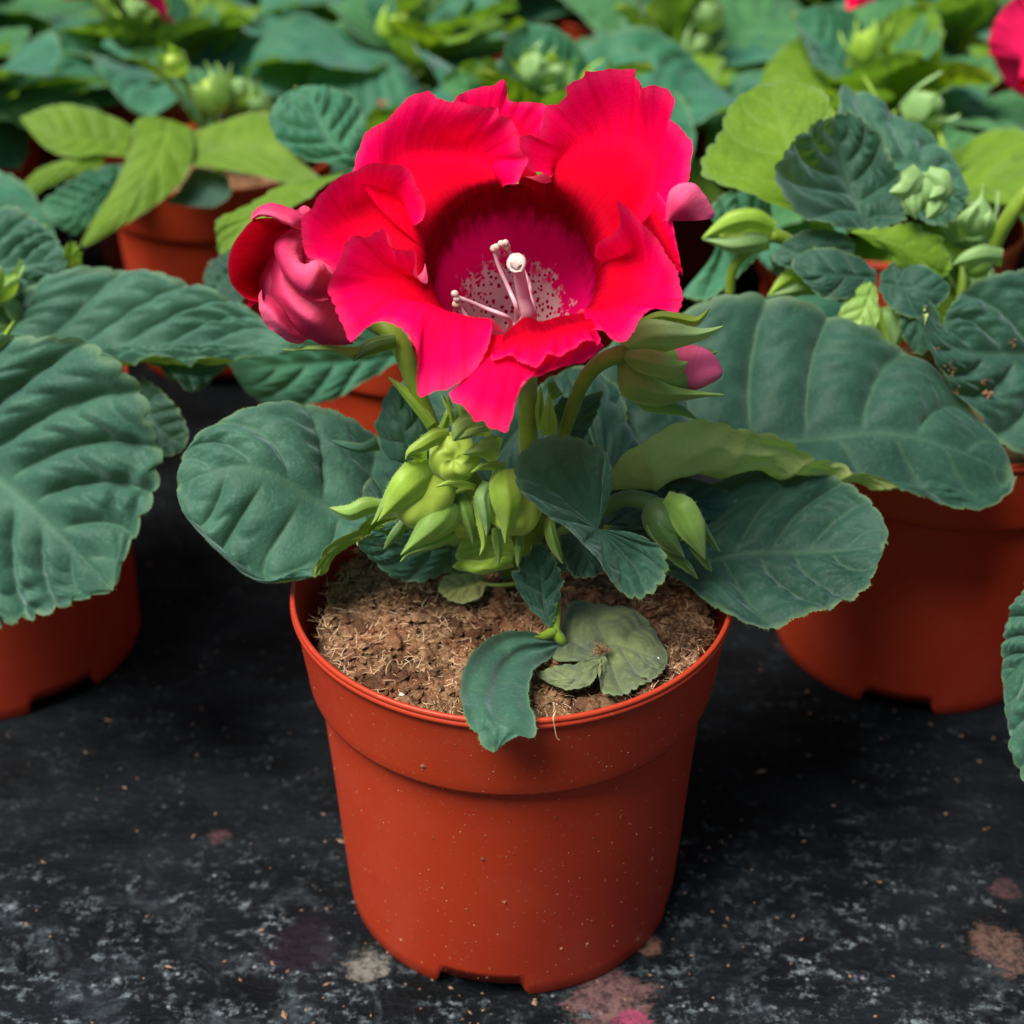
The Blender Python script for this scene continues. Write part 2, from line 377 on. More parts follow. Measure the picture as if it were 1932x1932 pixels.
def throat_mat():
    k = NT('throat_speckled'); a, b, e, v = k.par()          # a: depth 0 mouth .. 1 bottom
    n = k.noise(180, 4); nb = k.noise(420, 3)
    vo = k.t.nodes.new('ShaderNodeTexVoronoi'); vo.inputs['Scale'].default_value = 700; k.t.links.new(k.coord(), vo.inputs['Vector'])
    cb = k.t.nodes.new('ShaderNodeCombineXYZ'); k.t.links.new(k.math('MULTIPLY', b, 60.), cb.inputs[0]); k.t.links.new(k.math('MULTIPLY', a, 5.), cb.inputs[1])
    st = k.noise(1.0, 4, cb.outputs[0], .6)
    ed = k.math('ADD', a, k.math('ADD', k.math('MULTIPLY', k.math('SUBTRACT', n, .5), .12), k.math('MULTIPLY', k.math('SUBTRACT', st, .5), .26)))
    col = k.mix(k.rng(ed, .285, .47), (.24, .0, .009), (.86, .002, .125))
    dots = k.rng(k.math('ADD', vo.outputs['Distance'], k.math('MULTIPLY', k.math('SUBTRACT', nb, .5), .5)), .30, .40)
    spk = k.mix(dots, (.45, .0, .06), (.78, .42, .42))
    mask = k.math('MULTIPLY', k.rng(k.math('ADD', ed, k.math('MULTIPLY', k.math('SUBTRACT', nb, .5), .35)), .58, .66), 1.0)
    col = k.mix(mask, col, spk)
    bk = k.back(); col = k.mix(bk, col, (.7, .2, .28))
    return k.principled(col, .65, .02, None, 0, .5, (1, .5, .7), col, .42)
M_THROAT = throat_mat()
def pot_mat():
    k = NT('terracotta_plastic'); n = k.noise(40, 3); n2 = k.noise(900, 4); n3 = k.noise(14, 2)
    col = k.mix(k.rng(n3, .3, .7), (.37, .034, .009), (.33, .027, .011))
    col = k.mix(k.math('MULTIPLY', k.rng(n, .45, .75), .22), col, (.40, .060, .030))
    col = k.mix(k.math('MULTIPLY', k.rng(n2, .64, .72), .35), col, (.5, .2, .13))
    ro = k.math('ADD', .34, k.math('MULTIPLY', n, .2))
    return k.principled(col, ro, .28, k.bump(n2, .06, .0003))
M_POT = pot_mat()
def soil_mat():
    k = NT('dry_peat'); n = k.noise(260, 6, rough=.7); n2 = k.noise(900, 5, rough=.75); n3 = k.noise(55, 3)
    c = k.mix(k.rng(n, .32, .68), (.095, .044, .019), (.35, .205, .11))
    c = k.mix(k.math('MULTIPLY', k.rng(n2, .5, .72), .75), c, (.56, .40, .25))
    c = k.mix(k.math('MULTIPLY', k.rng(n3, .45, .62), .5), c, (.22, .075, .034))
    n4 = k.noise(95, 2); c = k.mix(k.math('MULTIPLY', k.rng(n4, .50, .62), .75), c, (.06, .026, .014))
    return k.principled(c, .95, .1, k.bump(n2, 1, .0012))
M_SOIL = soil_mat()
M_FIB = plain('peat_strand', (.46, .31, .19), .9, .1, None, 0, 0, .6)
M_FIBD = plain('peat_strand_dark', (.13, .055, .025), .9, .1, None, 0, 0, .6)
def ground_mat():
    k = NT('black_bench'); c = k.coord()
    mp = k.t.nodes.new('ShaderNodeMapping'); mp.inputs['Scale'].default_value = (1, 2.1, 1); k.t.links.new(c, mp.inputs['Vector'])
    n0 = k.noise(22, 4, mp.outputs[0]); n1 = k.noise(75, 6, mp.outputs[0], .68); n2 = k.noise(330, 6, c, .75); n3 = k.noise(9, 3, c)
    col = k.mix(k.rng(n0, .35, .7), (.0014, .002, .0026), (.006, .008, .0105))
    n5 = k.noise(30, 5, c, .7, .8)
    pale = k.math('MULTIPLY', k.math('MULTIPLY', k.rng(n1, .46, .64), k.rng(n2, .47, .60)), k.rng(n5, .40, .60, .25, 1.3))
    # chalky residue is heavier at the front edge of the bench
    sx = k.t.nodes.new('ShaderNodeSeparateXYZ'); k.t.links.new(c, sx.inputs[0])
    front = k.rng(k.math('ADD', sx.outputs[1], k.math('MULTIPLY', k.math('SUBTRACT', n3, .5), .16)), -.060, .03, 1.0, .12)
    col = k.mix(k.math('MULTIPLY', pale, k.math('MULTIPLY', front, .8)), col, (.17, .205, .225))
    n4 = k.noise(38, 6, c, .72, 1.2)
    col = k.mix(k.math('MULTIPLY', k.math('MULTIPLY', k.rng(n4, .50, .68), k.rng(n2, .3, .62)), k.math('MULTIPLY', front, .5)), col, (.075, .095, .11))
    vo = k.t.nodes.new('ShaderNodeTexVoronoi'); vo.inputs['Scale'].default_value = 260; k.t.links.new(c, vo.inputs['Vector'])
    dot = k.math('MULTIPLY', k.rng(vo.outputs['Distance'], .10, .20, 1, 0), k.math('MULTIPLY', k.rng(n1, .48, .6), k.math('ADD', front, .25)))
    col = k.mix(k.math('MULTIPLY', dot, .38), col, (.36, .38, .38))
    def spot(x, y, r, colr, amt, col):
        d = k.t.nodes.new('ShaderNodeVectorMath'); d.operation = 'DISTANCE'; k.t.links.new(c, d.inputs[0]); d.inputs[1].default_value = (x, y, 0)
        dd = k.math('ADD', d.outputs['Value'], k.math('MULTIPLY', k.math('SUBTRACT', k.math('ADD', k.math('MULTIPLY', n1, .6), k.math('MULTIPLY', n2, .4)), .5), r*4.5))
        f = k.math('MULTIPLY', k.rng(dd, r*.75, r, 1, 0), amt)
        return k.mix(k.math('MULTIPLY', f, k.rng(n2, .38, .58, .25, 1)), col, colr)
    for q in SPOTS: col = spot(*q, col)
    ro = k.rng(n1, .3, .7, .5, .8)
    h = k.math('ADD', k.math('MULTIPLY', n1, 1.), k.math('MULTIPLY', n2, .5))
    return k.principled(col, ro, .09, k.bump(h, .8, .0022))
def gp(px, py): p = Pz(px, py, 0)*S; return float(p[0]), float(p[1])
SPOTS = [(*gp(1150, 1890), .013, (.16, .085, .08), .8), (*gp(1190, 1935), .006, (.30, .03, .10), .7), (*gp(1225, 1785), .004, (.17, .09, .065), .8),
         (*gp(690, 1820), .007, (.20, .19, .16), .7), (*gp(1890, 1790), .009, (.13, .075, .06), .7), (*gp(1900, 1680), .005, (.09, .045, .045), .6),
         (*gp(560, 1790), .012, (.016, .008, .015), .6), (*gp(410, 1580), .004, (.10, .05, .05), .5)]
M_GROUND = ground_mat()

# ------------------------------------------------------------------ the bench
xs = np.concatenate([[-300, -120, -60], np.linspace(-40, 40, 60), [60, 120, 300]]); ys = np.concatenate([[-80, -40], np.linspace(-16, 40, 60), [70, 120, 200, 400]])
V = [(x, y, 0) for y in ys for x in xs]
gr = link('ground', mesh('ground', V, grid_faces(len(ys), len(xs), flip=False)), M_GROUND); gr['kind'] = 'structure'
V = np.array(V)

# crumbs of peat fallen on the bench
def bench_crumbs(n):
    q = random.Random(11); V, F = [], []
    for i in range(n):
        a = q.uniform(0, 6.283); cx, cy = q.choice(((0, 0), (0, 0), (0, 0), (-19.4, 11.9), (15.2, 12.4), (2, -2), (-8, 1), (9, 2)))
        d = 4.9+abs(q.gauss(0, 3.2)); x, y = cx+d*math.cos(a), cy+d*math.sin(a); s = q.uniform(.012, .05)*(1 if q.random() < .93 else 2); b = len(V); an = q.uniform(0, 3.1); l = q.uniform(1, 3)
        for (u, v, w_) in ((l, 0, .3), (0, 1, .3), (-l, 0, .3), (0, -1, .3), (0, 0, 1.1), (0, 0, 0)):
            u *= q.uniform(.6, 1.2); V.append((x+s*(u*math.cos(an)-v*math.sin(an)), y+s*(u*math.sin(an)+v*math.cos(an)), .002+s*w_))
        for t in ((0, 1, 4), (1, 2, 4), (2, 3, 4), (3, 0, 4), (1, 0, 5), (2, 1, 5), (3, 2, 5), (0, 3, 5)): F.append(tuple(b+z for z in t))
    return mesh('soil_crumbs', V, F, flat=True)
bc = link('soil_crumbs', bench_crumbs(420), plain('bench_crumb', (.16, .10, .065), .9, .1, None, 0, 0, .8)); bc['kind'] = 'stuff'; bc['label'] = 'tiny crumbs of peat scattered on the dark bench'
# ------------------------------------------------------------------ pots and peat
POT_H, POT_R = 10.74, 6.0
def notch(k, a, z):
    if k > 3: return z
    for c0 in (-.18, -.18+math.pi/2, -.18+math.pi, -.18-math.pi/2):
        d = abs((a-c0+math.pi) % (2*math.pi)-math.pi)
        if d < .27: return z+.50*(1-min(1, max(0, (d-.235)/.03)))
    return z
prof = [(4.75, .55), (4.76, .0), (4.93, .0), (4.985, .07), (5.005, .55), (5.03, .95), (5.05, 1.3), (5.12, 2.5), (5.21, 4.5), (5.32, 6.5), (5.39, 7.9), (5.40, 7.98), (5.42, 8.02),
        (5.57, 8.04), (5.645, 8.09), (5.67, 8.18), (5.70, 8.5), (5.79, 9.3), (5.885, 10.2), (5.905, 10.38), (5.93, 10.42), (5.985, 10.45), (6.01, 10.50), (6.01, 10.55), (5.99, 10.585), (5.97, 10.60), (5.985, 10.62), (6.0, 10.66), (5.99, 10.71), (5.96, 10.74), (5.92, 10.745),
        (5.87, 10.72), (5.85, 10.6), (5.78, 9.9), (5.55, 8.2), (5.28, 8.0), (5.1, 5), (4.8, .62), (4.75, .55), (0.02, .55)]
ME_POT = lathe('pot', prof, 256, notch); ME_POT.materials.append(M_POT)
def soil_height(x, y):
    p = Vector((x*.55, y*.55, 1.3)); q = Vector((x*1.9, y*1.9, 4)); s = Vector((x*5.2, y*5.2, 2)); u = Vector((x*13, y*13, 2))
    return 9.78+.22*noise.noise(p)+.15*noise.noise(q)+.19*noise.noise(s)+.10*noise.noise(u)
def soil_mesh(nr, na, rmax, cx=.12, fine=True):
    V = []
    for j in range(nr):
        for i in range(na):
            r = rmax*(j/(nr-1)); a = 2*math.pi*i/na
            x = cx+r*math.cos(a); y = r*math.sin(a)
            z = soil_height(x, y) if fine else 9.7+.2*noise.noise(Vector((x, y, 0)))
            e = smooth(.93, 1, j/(nr-1)); V.append((x, y, z-e*1.2))
    return mesh('soil', V, grid_faces(nr, na, True))
ME_SOIL0 = soil_mesh(14, 40, 5.55, 0, False); ME_SOIL0.materials.append(M_SOIL)

def thing(name, loc, label, cat, group=None):
    o = bpy.data.objects.new(name, None); COL.objects.link(o); o.location = Vector(loc)*S
    o.empty_display_size = .02; o['label'] = label; o['category'] = cat
    if group: o['group'] = group
    return o
GROUP = 'potted gloxinias standing in rows'
def put(name, me, mat, parent, label=None, kind=None):
    """a part given in place (world centimetres): parent it and keep it where it stands"""
    if mat and len(me.materials) == 0: me.materials.append(mat)
    o = bpy.data.objects.new(name, me); COL.objects.link(o); o.parent = parent
    wp = Vector((0, 0, 0)); q = parent
    while q: wp += q.location; q = q.parent
    o.location = -wp
    if label: o['label'] = label
    if kind: o['kind'] = kind
    return o
def own(name, me, mat, parent, loc=(0, 0, 0), rot=(0, 0, 0), sc=1, label=None):
    if mat and len(me.materials) == 0: me.materials.append(mat)
    o = bpy.data.objects.new(name, me); COL.objects.link(o); o.parent = parent
    o.location = Vector(loc)*S; o.rotation_euler = rot; o.scale = (sc,)*3 if not isinstance(sc, tuple) else sc
    if label: o['label'] = label
    return o

# ================================================================== the flowering plant in front
hero = thing('potted_plant', (0, 0, 0), 'potted gloxinia in front with one wide open red ruffled flower in an orange-red pot', 'potted plant', GROUP)
own('pot', ME_POT, None, hero)
soil = put('soil', soil_mesh(150, 420, 5.62), M_SOIL, hero)
rs = random.Random(4)
def strands(n, rmax, lmin, lmax, wd, lift):
    V, F = [], []
    for i in range(n):
        r = rmax*math.sqrt(rs.random()); a = rs.uniform(0, 6.283); x, y = .12+r*math.cos(a), r*math.sin(a)
        z = soil_height(x, y)+.01; l = rs.uniform(lmin, lmax); d = rs.uniform(0, 6.283); up = rs.uniform(-.1, lift)
        b0 = len(V); bend = rs.uniform(-.6, .6)
        for k in range(4):
            t = k/3; dd = d+bend*t; ww = wd*(1-.6*t)*rs.uniform(.7, 1.2)
            c = np.array((x+l*t*math.cos(dd), y+l*t*math.sin(dd), z+l*t*up+.02*math.sin(t*3.1)))
            V += [c+np.array((-math.sin(dd)*ww, math.cos(dd)*ww, 0)), c+np.array((0, 0, ww*.9)), c+np.array((math.sin(dd)*ww, -math.cos(dd)*ww, 0))]
            if k:
                q = b0+3*(k-1); F += [(q, q+1, q+4, q+3), (q+1, q+2, q+5, q+4)]
    return mesh('peat_fibre', V, F)
put('peat_fibre', strands(3400, 5.45, .08, .42, .011, .5), M_FIB, soil, kind='stuff')
put('peat_fibre', strands(2600, 5.45, .08, .36, .014, .4), M_FIBD, soil, kind='stuff')
def chunks(n):
    V, F = [], []
    for i in range(n):
        r = 5.3*math.sqrt(rs.random()); a = rs.uniform(0, 6.283); x, y = .12+r*math.cos(a), r*math.sin(a); z = soil_height(x, y); s = rs.uniform(.03, .13)*(1 if rs.random() < .9 else rs.uniform(1.6, 2.6))
        b0 = len(V); pts = []
        for (p, q, u) in ((1, 0, 0), (-1, 0, 0), (0, 1, 0), (0, -1, 0), (0, 0, 1), (0, 0, -1), (.7, .7, .5), (-.7, .6, .5), (.6, -.7, .4), (-.7, -.6, .4)):
            k = s*rs.uniform(.6, 1.2); V.append((x+p*k, y+q*k, z+.3*s+u*k*.8))
        for f in ((4, 6, 7), (4, 7, 9), (4, 9, 8), (4, 8, 6), (6, 0, 2), (6, 2, 7), (7, 2, 1), (7, 1, 9), (9, 1, 3), (9, 3, 8), (8, 3, 0), (8, 0, 6), (5, 2, 0), (5, 1, 2), (5, 3, 1), (5, 0, 3)): F.append(tuple(b0+i for i in f))
    return mesh('peat_crumb', V, F, flat=True)
put('peat_crumb', chunks(3600), M_SOIL, soil, kind='stuff')
M_PERL = plain('perlite', (.66, .62, .55), .9, .1, None, 0, 0, .3)
put('perlite', chunks(9), M_PERL, soil, kind='stuff')
# specks of peat stuck to the pot
def pot_r(z):
    zs = [p[1] for p in prof[3:20]]; return float(np.interp(z, [.09, .55, .95, 2.5, 4.5, 6.5, 7.95, 8.05, 8.2, 9.3, 10.4], [4.985, 5.005, 5.03, 5.12, 5.21, 5.32, 5.4, 5.62, 5.67, 5.79, 5.9]))
def specks(n, smin, smax):
    V, F = [], []
    for i in range(n):
        a = rs.gauss(.15, .75); z = rs.uniform(.5, 10.3); s = rs.uniform(smin, smax)*(1 if rs.random() < .9 else 2); r = pot_r(z)
        c = np.array((r*math.sin(a), -r*math.cos(a), z)); t = np.array((math.cos(a), math.sin(a), 0)); n_ = np.array((math.sin(a), -math.cos(a), 0)); u = np.array((0, 0, 1.))
        b0 = len(V); k = 6
        for j in range(k):
            q = j/k*6.283; m = s*rs.uniform(.3, 1.3); V.append(c+t*m*math.cos(q)+u*m*math.sin(q)*rs.uniform(.5, 1.5))
        V.append(c+n_*s*.6)
        for j in range(k): F.append((b0+j, b0+(j+1) % k, b0+k))
    return mesh('peat_speck', V, F, flat=True)
M_SPK = plain('dried_peat_speck', (.33, .17, .09), .9, .1, None, 0, 0, .6)
put('peat_speck', specks(230, .010, .026), M_SPK, hero, kind='stuff')
put('peat_speck', specks(110, .014, .045), M_FIBD, hero, kind='stuff')
# loose strand hanging over the rim
put('peat_fibre', tube_mesh('peat_fibre', L('c4b', [(815, 1190, -5.9), (800, 1230, -6.1), (808, 1290, -6.1), (820, 1350, -6.1), (840, 1368, -6.08)]), [.012, .02, .012, .01, .008], 6), M_FIB, soil)

# ---- leaves of the flowering plant
def leaf(parent, f, lines, mid, mat, **kw):
    kw['nu'] = max(int(kw.get('nu', 70)*1.6), int(kw.get('M', 17)*9)) if not kw.get('fan') else kw.get('nu', 40)
    label = kw.pop('label', None)
    return put('leaf', leaf_mesh([L(f, l) for l in lines], mid, **kw), mat, parent, label)
leaf(hero, 'c3', [   # long leaf to the right, near margin folded up so that its underside shows
    [(500, 640, 2.5), (420, 450, 4), (440, 280, 5.5), (560, 170, 7), (700, 110, 8), (850, 48, 8.5), (1000, 28, 8.5), (1200, 58, 8.5), (1400, 148, 8), (1600, 270, 7.5), (1750, 430, 6.5), (1850, 530, 5.8), (1895, 640, 5)],
    [(510, 660, 2.2), (620, 600, 3), (760, 560, 3.8), (900, 540, 4.2), (1040, 522, 4.5), (1240, 512, 4.8), (1480, 502, 5), (1700, 560, 5), (1895, 645, 5)],
    [(515, 690, 2), (650, 680, 2), (780, 645, 2), (900, 632, 2.2), (1020, 630, 2.4), (1150, 650, 2.8), (1300, 682, 3.2), (1600, 690, 4.0), (1820, 690, 4.7), (1895, 650, 5)],
    [(505, 650, 1.6), (560, 560, 1.3), (680, 490, 1.3), (800, 460, 1.5), (900, 480, 1.6), (1000, 500, 1.7), (1100, 530, 1.9), (1200, 580, 2.3), (1330, 625, 2.9), (1560, 716, 3.5), (1760, 764, 4.1), (1870, 715, 4.6), (1895, 655, 5)]],
    1, M_LEAFD, nu=110, nv=70, N=8, amp=.20, cren=.085, M=21, seed=3, skew=.2, near=.5, label='long leaf with its near margin folded up, showing the lime underside')
leaf(hero, 'c3', [   # dark shaded leaf low on the right
    [(640, 900, .6), (760, 760, 1.8), (900, 660, 2.8), (1050, 630, 3.2), (1250, 650, 3.0), (1380, 715, 1.7), (1455, 815, .6), (1455, 880, .1)],
    [(700, 975, .3), (850, 930, .5), (1000, 905, .6), (1150, 905, .6), (1300, 900, .4), (1455, 885, .1)],
    [(710, 985, .2), (800, 1045, -.7), (900, 1115, -1.8), (1000, 1165, -2.3), (1150, 1135, -2.0), (1260, 1095, -1.6), (1380, 1040, -1.0), (1420, 970, -.5), (1455, 890, .1)]],
    1, M_LEAFD, nu=80, nv=56, N=6, amp=.13, cren=.06, M=15, seed=5)
leaf(hero, 'c7', [   # round grey leaf on the left
    [(1430, 1120, 1.2), (1440, 980, 2.2), (1360, 870, 3.2), (1190, 775, 3.3), (1060, 738, 3.1), (950, 745, 2.8), (830, 772, 2.4), (720, 835, 2), (660, 900, 1.6), (632, 970, 1.2), (626, 1025, 1)],
    [(1430, 1150, .8), (1300, 1140, .8), (1160, 1098, .9), (1050, 1030, .9), (940, 972, .9), (830, 955, .9), (720, 985, .9), (627, 1030, 1)],
    [(1420, 1150, .4), (1320, 1190, .1), (1230, 1260, -.4), (1150, 1315, -.6), (1090, 1345, -.7), (980, 1365, -.9), (890, 1338, -.7), (800, 1262, -.4), (715, 1175, 0), (655, 1105, .4), (628, 1035, .95)],
    [(1410, 1130, .4), (1310, 1155, -.3), (1240, 1190, -.7), (1170, 1250, -.95), (1095, 1340, -.8), (978, 1375, -.97), (882, 1352, -.78), (787, 1277, -.48), (699, 1188, -.08), (642, 1113, .32), (622, 1036, .93)]],
    1, M_LEAF, nu=90, nv=64, N=6, amp=.13, cren=.05, M=15, seed=8, cells=.45, label='round grey-green leaf on the left with a curled lime edge')
put('leaf', rib_mesh('c2', [(1060, 400, 1.6), (980, 425, 1.3), (900, 410, 1.3), (838, 388, 1.5)], [40, 26, 16, 3], .2), M_LEAF, hero)
put('leaf', rib_mesh('c2', [(1080, 690, -.4), (1000, 700, -.6), (920, 730, -.7), (830, 705, -.5)], [30, 50, 42, 4], .3), M_SEPG, hero)
leaf(hero, 'c2', [[(1200, 500, .6), (1100, 450, .9), (1050, 340, 1.1), (1075, 225, 1.3), (1125, 125, 1.4)], [(1210, 495, .5), (1190, 420, .5), (1170, 320, .6), (1150, 220, .9), (1128, 125, 1.4)],
    [(1230, 490, .5), (1310, 400, .6), (1280, 300, .8), (1200, 200, 1.1), (1132, 128, 1.4)]], 1, M_LEAFD, nu=40, nv=30, N=4, amp=.06, cren=.03, M=8, seed=11)
leaf(hero, 'c2', [[(1470, 880, .2), (1350, 800, .0), (1200, 755, -.4), (1060, 800, -.8), (955, 872, -1.1)], [(1470, 900, .1), (1330, 890, -.3), (1200, 890, -.6), (1080, 890, -.9), (956, 874, -1.1)],
    [(1470, 930, .1), (1390, 1000, -.3), (1300, 1035, -.6), (1220, 1050, -.8), (1140, 1035, -.9), (1060, 975, -1.0), (956, 876, -1.1)]], 1, M_LEAFD, nu=60, nv=40, N=5, amp=.06, cren=.06, M=9, seed=13)
leaf(hero, 'c3b', [[(440, 900, .9), (300, 870, 1.2), (262, 720, 1.5), (320, 630, 1.7), (345, 660, 1.7)], [(450, 895, .9), (430, 800, 1.2), (440, 700, 1.5), (400, 640, 1.7)],
    [(455, 890, 1), (510, 780, 1.3), (550, 680, 1.6), (572, 588, 1.8)]], 1, M_LEAFD, nu=30, nv=24, N=4, amp=.05, cren=.04, M=5, seed=15)
leaf(hero, 'c3b', [[(300, 1500, -.6), (320, 1620, -.9), (380, 1740, -1.2), (480, 1765, -1.4)], [(400, 1480, -.4), (440, 1580, -.8), (490, 1680, -1.1), (500, 1760, -1.4)], [(560, 1480, -.3), (600, 1600, -.6), (560, 1720, -1.1), (510, 1760, -1.4)]],
    1, M_LEAFD, nu=36, nv=28, N=4, amp=.05, cren=.05, M=6, seed=17)
leaf(hero, 'c3b', [[(560, 1440, .6), (640, 1260, 1.4), (900, 1220, 2.), (1300, 1290, 2.4), (1400, 1340, 2.2)], [(570, 1450, .5), (800, 1330, 1.0), (1100, 1300, 1.5), (1400, 1345, 2.2)], [(580, 1460, .3), (800, 1450, .3), (1100, 1420, .8), (1400, 1350, 2.2)]],
    1, M_LEAFD, nu=44, nv=30, N=5, amp=.06, cren=.06, M=9, seed=19)
base = (545, 1455, -2.2)
leaf(hero, 'c3b', [[base, (600, 1280, -2.3), (640, 1130, -2.5)], [base, (570, 1180, -2.2), (590, 985, -2.5)], [base, (500, 1130, -2.1), (450, 905, -2.5)], [base, (400, 1140, -2.1), (290, 876, -2.6)], [base, (300, 1180, -2.3), (105, 940, -2.9)], [base, (270, 1260, -2.6), (22, 1110, -3.2)],
    [base, (320, 1340, -2.8), (75, 1235, -3.4)], [base, (400, 1420, -2.8), (250, 1385, -3.4)], [base, (480, 1510, -2.7), (430, 1530, -3.4)], [base, (560, 1590, -2.6), (570, 1700, -3.3)], [base, (640, 1640, -2.5), (660, 1830, -3.2)], [base, (720, 1670, -2.4), (775, 1892, -3.1)],
    [base, (780, 1650, -2.3), (905, 1830, -2.9)], [base, (800, 1590, -2.2), (972, 1690, -2.7)], [base, (770, 1530, -2.1), (930, 1570, -2.4)], [base, (690, 1480, -2.1), (800, 1495, -2.2)]],
    0, M_LEAF, nu=50, nv=220, N=13, amp=.05, cren=.07, M=26, seed=21, fan=True, face='cam', label='small cupped leaf in front of the buds with scalloped edge')
leaf(hero, 'c0', [[(960, 1000, 1.8), (850, 930, 2.8), (740, 850, 4.0), (722, 780, 5.0), (770, 710, 6.0)], [(970, 980, 1.9), (900, 870, 3.0), (850, 780, 4.5), (800, 700, 6.2)], [(1000, 960, 2.0), (1010, 850, 3.2), (1005, 760, 4.6), (960, 680, 6.0), (850, 680, 6.3)]], 1, M_LEAFD, nu=44, nv=34, N=6, amp=.07, cren=.04, M=10, seed=201)
leaf(hero, 'c0', [[(1000, 1000, 1.9), (980, 850, 3.2), (1010, 740, 4.6), (1080, 690, 5.6)], [(1015, 1000, 1.8), (1060, 860, 3.0), (1090, 770, 4.4), (1100, 690, 5.7)], [(1030, 1000, 1.7), (1150, 930, 2.5), (1180, 820, 3.8), (1170, 740, 5.0), (1120, 695, 5.7)]], 1, M_LEAFD, nu=44, nv=34, N=6, amp=.07, cren=.04, M=10, seed=203)
leaf(hero, 'c0', [[(1040, 1060, 1.0), (1060, 960, 1.6), (1150, 890, 2.4), (1300, 900, 2.6), (1380, 930, 2.2)], [(1050, 1070, .9), (1150, 990, 1.2), (1280, 960, 1.6), (1385, 935, 2.2)], [(1060, 1080, .8), (1180, 1060, .7), (1300, 1020, 1.0), (1390, 945, 2.1)]], 1, M_LEAFD, nu=44, nv=34, N=6, amp=.07, cren=.05, M=12, seed=205)
leaf(hero, 'c0', [[(960, 1060, .9), (860, 1000, .9), (760, 960, 1.2), (700, 900, 1.8)], [(955, 1070, .8), (850, 1040, .5), (760, 1000, .6), (690, 910, 1.7)], [(950, 1080, .7), (850, 1080, .1), (740, 1050, .0), (690, 980, .7), (685, 920, 1.6)]], 1, M_LEAFD, nu=44, nv=30, N=5, amp=.06, cren=.05, M=10, seed=207)
# pieces near the soil
leaf(hero, 'c4b', [[(850, 775, -2.0), (750, 745, -2.3), (600, 715, -2.6), (450, 738, -3.1), (320, 838, -3.9), (262, 950, -4.6), (243, 1080, -5.3), (262, 1190, -6.1), (315, 1305, -6.5), (350, 1320, -6.55), (375, 1395, -6.8), (435, 1438, -6.9)],
    [(855, 785, -2.0), (740, 800, -2.5), (600, 830, -3.0), (500, 920, -3.7), (450, 1030, -4.6), (425, 1130, -5.5), (440, 1230, -6.35), (470, 1320, -6.7), (455, 1436, -6.9)],
    [(862, 795, -2.0), (780, 870, -2.8), (690, 930, -3.6), (655, 1020, -4.5), (652, 1130, -5.5), (690, 1235, -6.25), (685, 1338, -6.65), (590, 1340, -6.75), (500, 1385, -6.85), (462, 1434, -6.9)]],
    1, M_LEAF, nu=80, nv=44, N=3, amp=.012, quilt=0, cells=0, lon=.05, cren=.02, M=9, seed=23, skew=-.05, label='torn leaf hanging over the front rim of the pot')
leaf(hero, 'c4b', [[(770, 690, -2.1), (690, 610, -1.8), (610, 500, -1.6), (565, 400, -1.5), (600, 300, -1.4), (680, 190, -1.2)], [(785, 690, -2.1), (740, 560, -1.6), (730, 420, -1.3), (700, 190, -1.0)],
    [(795, 685, -2.1), (815, 560, -1.7), (850, 450, -1.5), (830, 330, -1.3), (740, 190, -1.1)]], 1, M_LEAFD, nu=50, nv=34, N=5, amp=.05, cren=.07, M=7, seed=25)
put('stem', tube_mesh('stem', L('c4b', [(830, 540, -1.3), (815, 640, -1.7), (805, 710, -2.0), (850, 770, -2.1), (870, 790, -1.9)]), [.06, .11, .17, .14, .05], 12), M_STEM, hero)
put('stem', tube_mesh('stem', L('c4b', [(800, 715, -2.05), (740, 742, -2.3), (660, 740, -2.45)]), [.15, .11, .03], 10), M_STEM, hero)
put('leaf', leaf_mesh([Lz('c4b', [(400, 420, 10.35), (330, 365, 10.3), (230, 360, 10.25), (140, 400, 10.2), (108, 460, 10.2)]), Lz('c4b', [(400, 432, 10.38), (300, 440, 10.4), (200, 450, 10.35), (108, 465, 10.2)]),
    Lz('c4b', [(395, 445, 10.35), (360, 510, 10.3), (270, 545, 10.2), (180, 530, 10.15), (108, 470, 10.2)])], 1, nu=36, nv=26, N=5, amp=.04, cren=.03, M=9, seed=27), M_PALEL, hero, 'small round pale yellow leaf on the soil')
put('stem', tube_mesh('stem', Lz('c4b', [(395, 435, 10.33), (480, 440, 10.4), (570, 430, 10.5)]), [.05, .06, .07], 8), M_STEM, hero)
leaf(hero, 'cB', [[(870, 1745, -.6), (950, 1690, -.9), (1150, 1690, -1.0), (1380, 1640, -.7)], [(880, 1750, -.7), (1000, 1770, -1.2), (1150, 1760, -1.3), (1380, 1700, -.8)], [(870, 1750, -.6), (1000, 1790, -1.0), (1150, 1805, -1.0), (1390, 1750, -.6)]],
    1, M_SEP, nu=30, nv=14, N=3, amp=.02, cren=.0, M=3, face='cam')
leaf(hero, 'cB', [[(950, 1500, -.3), (900, 1650, -.5), (930, 1700, -.6)], [(1150, 1480, -.3), (1150, 1600, -.5), (1150, 1700, -.7)], [(1350, 1480, -.3), (1400, 1600, -.5), (1380, 1680, -.6)]], 1, M_SEP, nu=20, nv=20, N=3, amp=.02, cren=.0, M=3, face='cam')

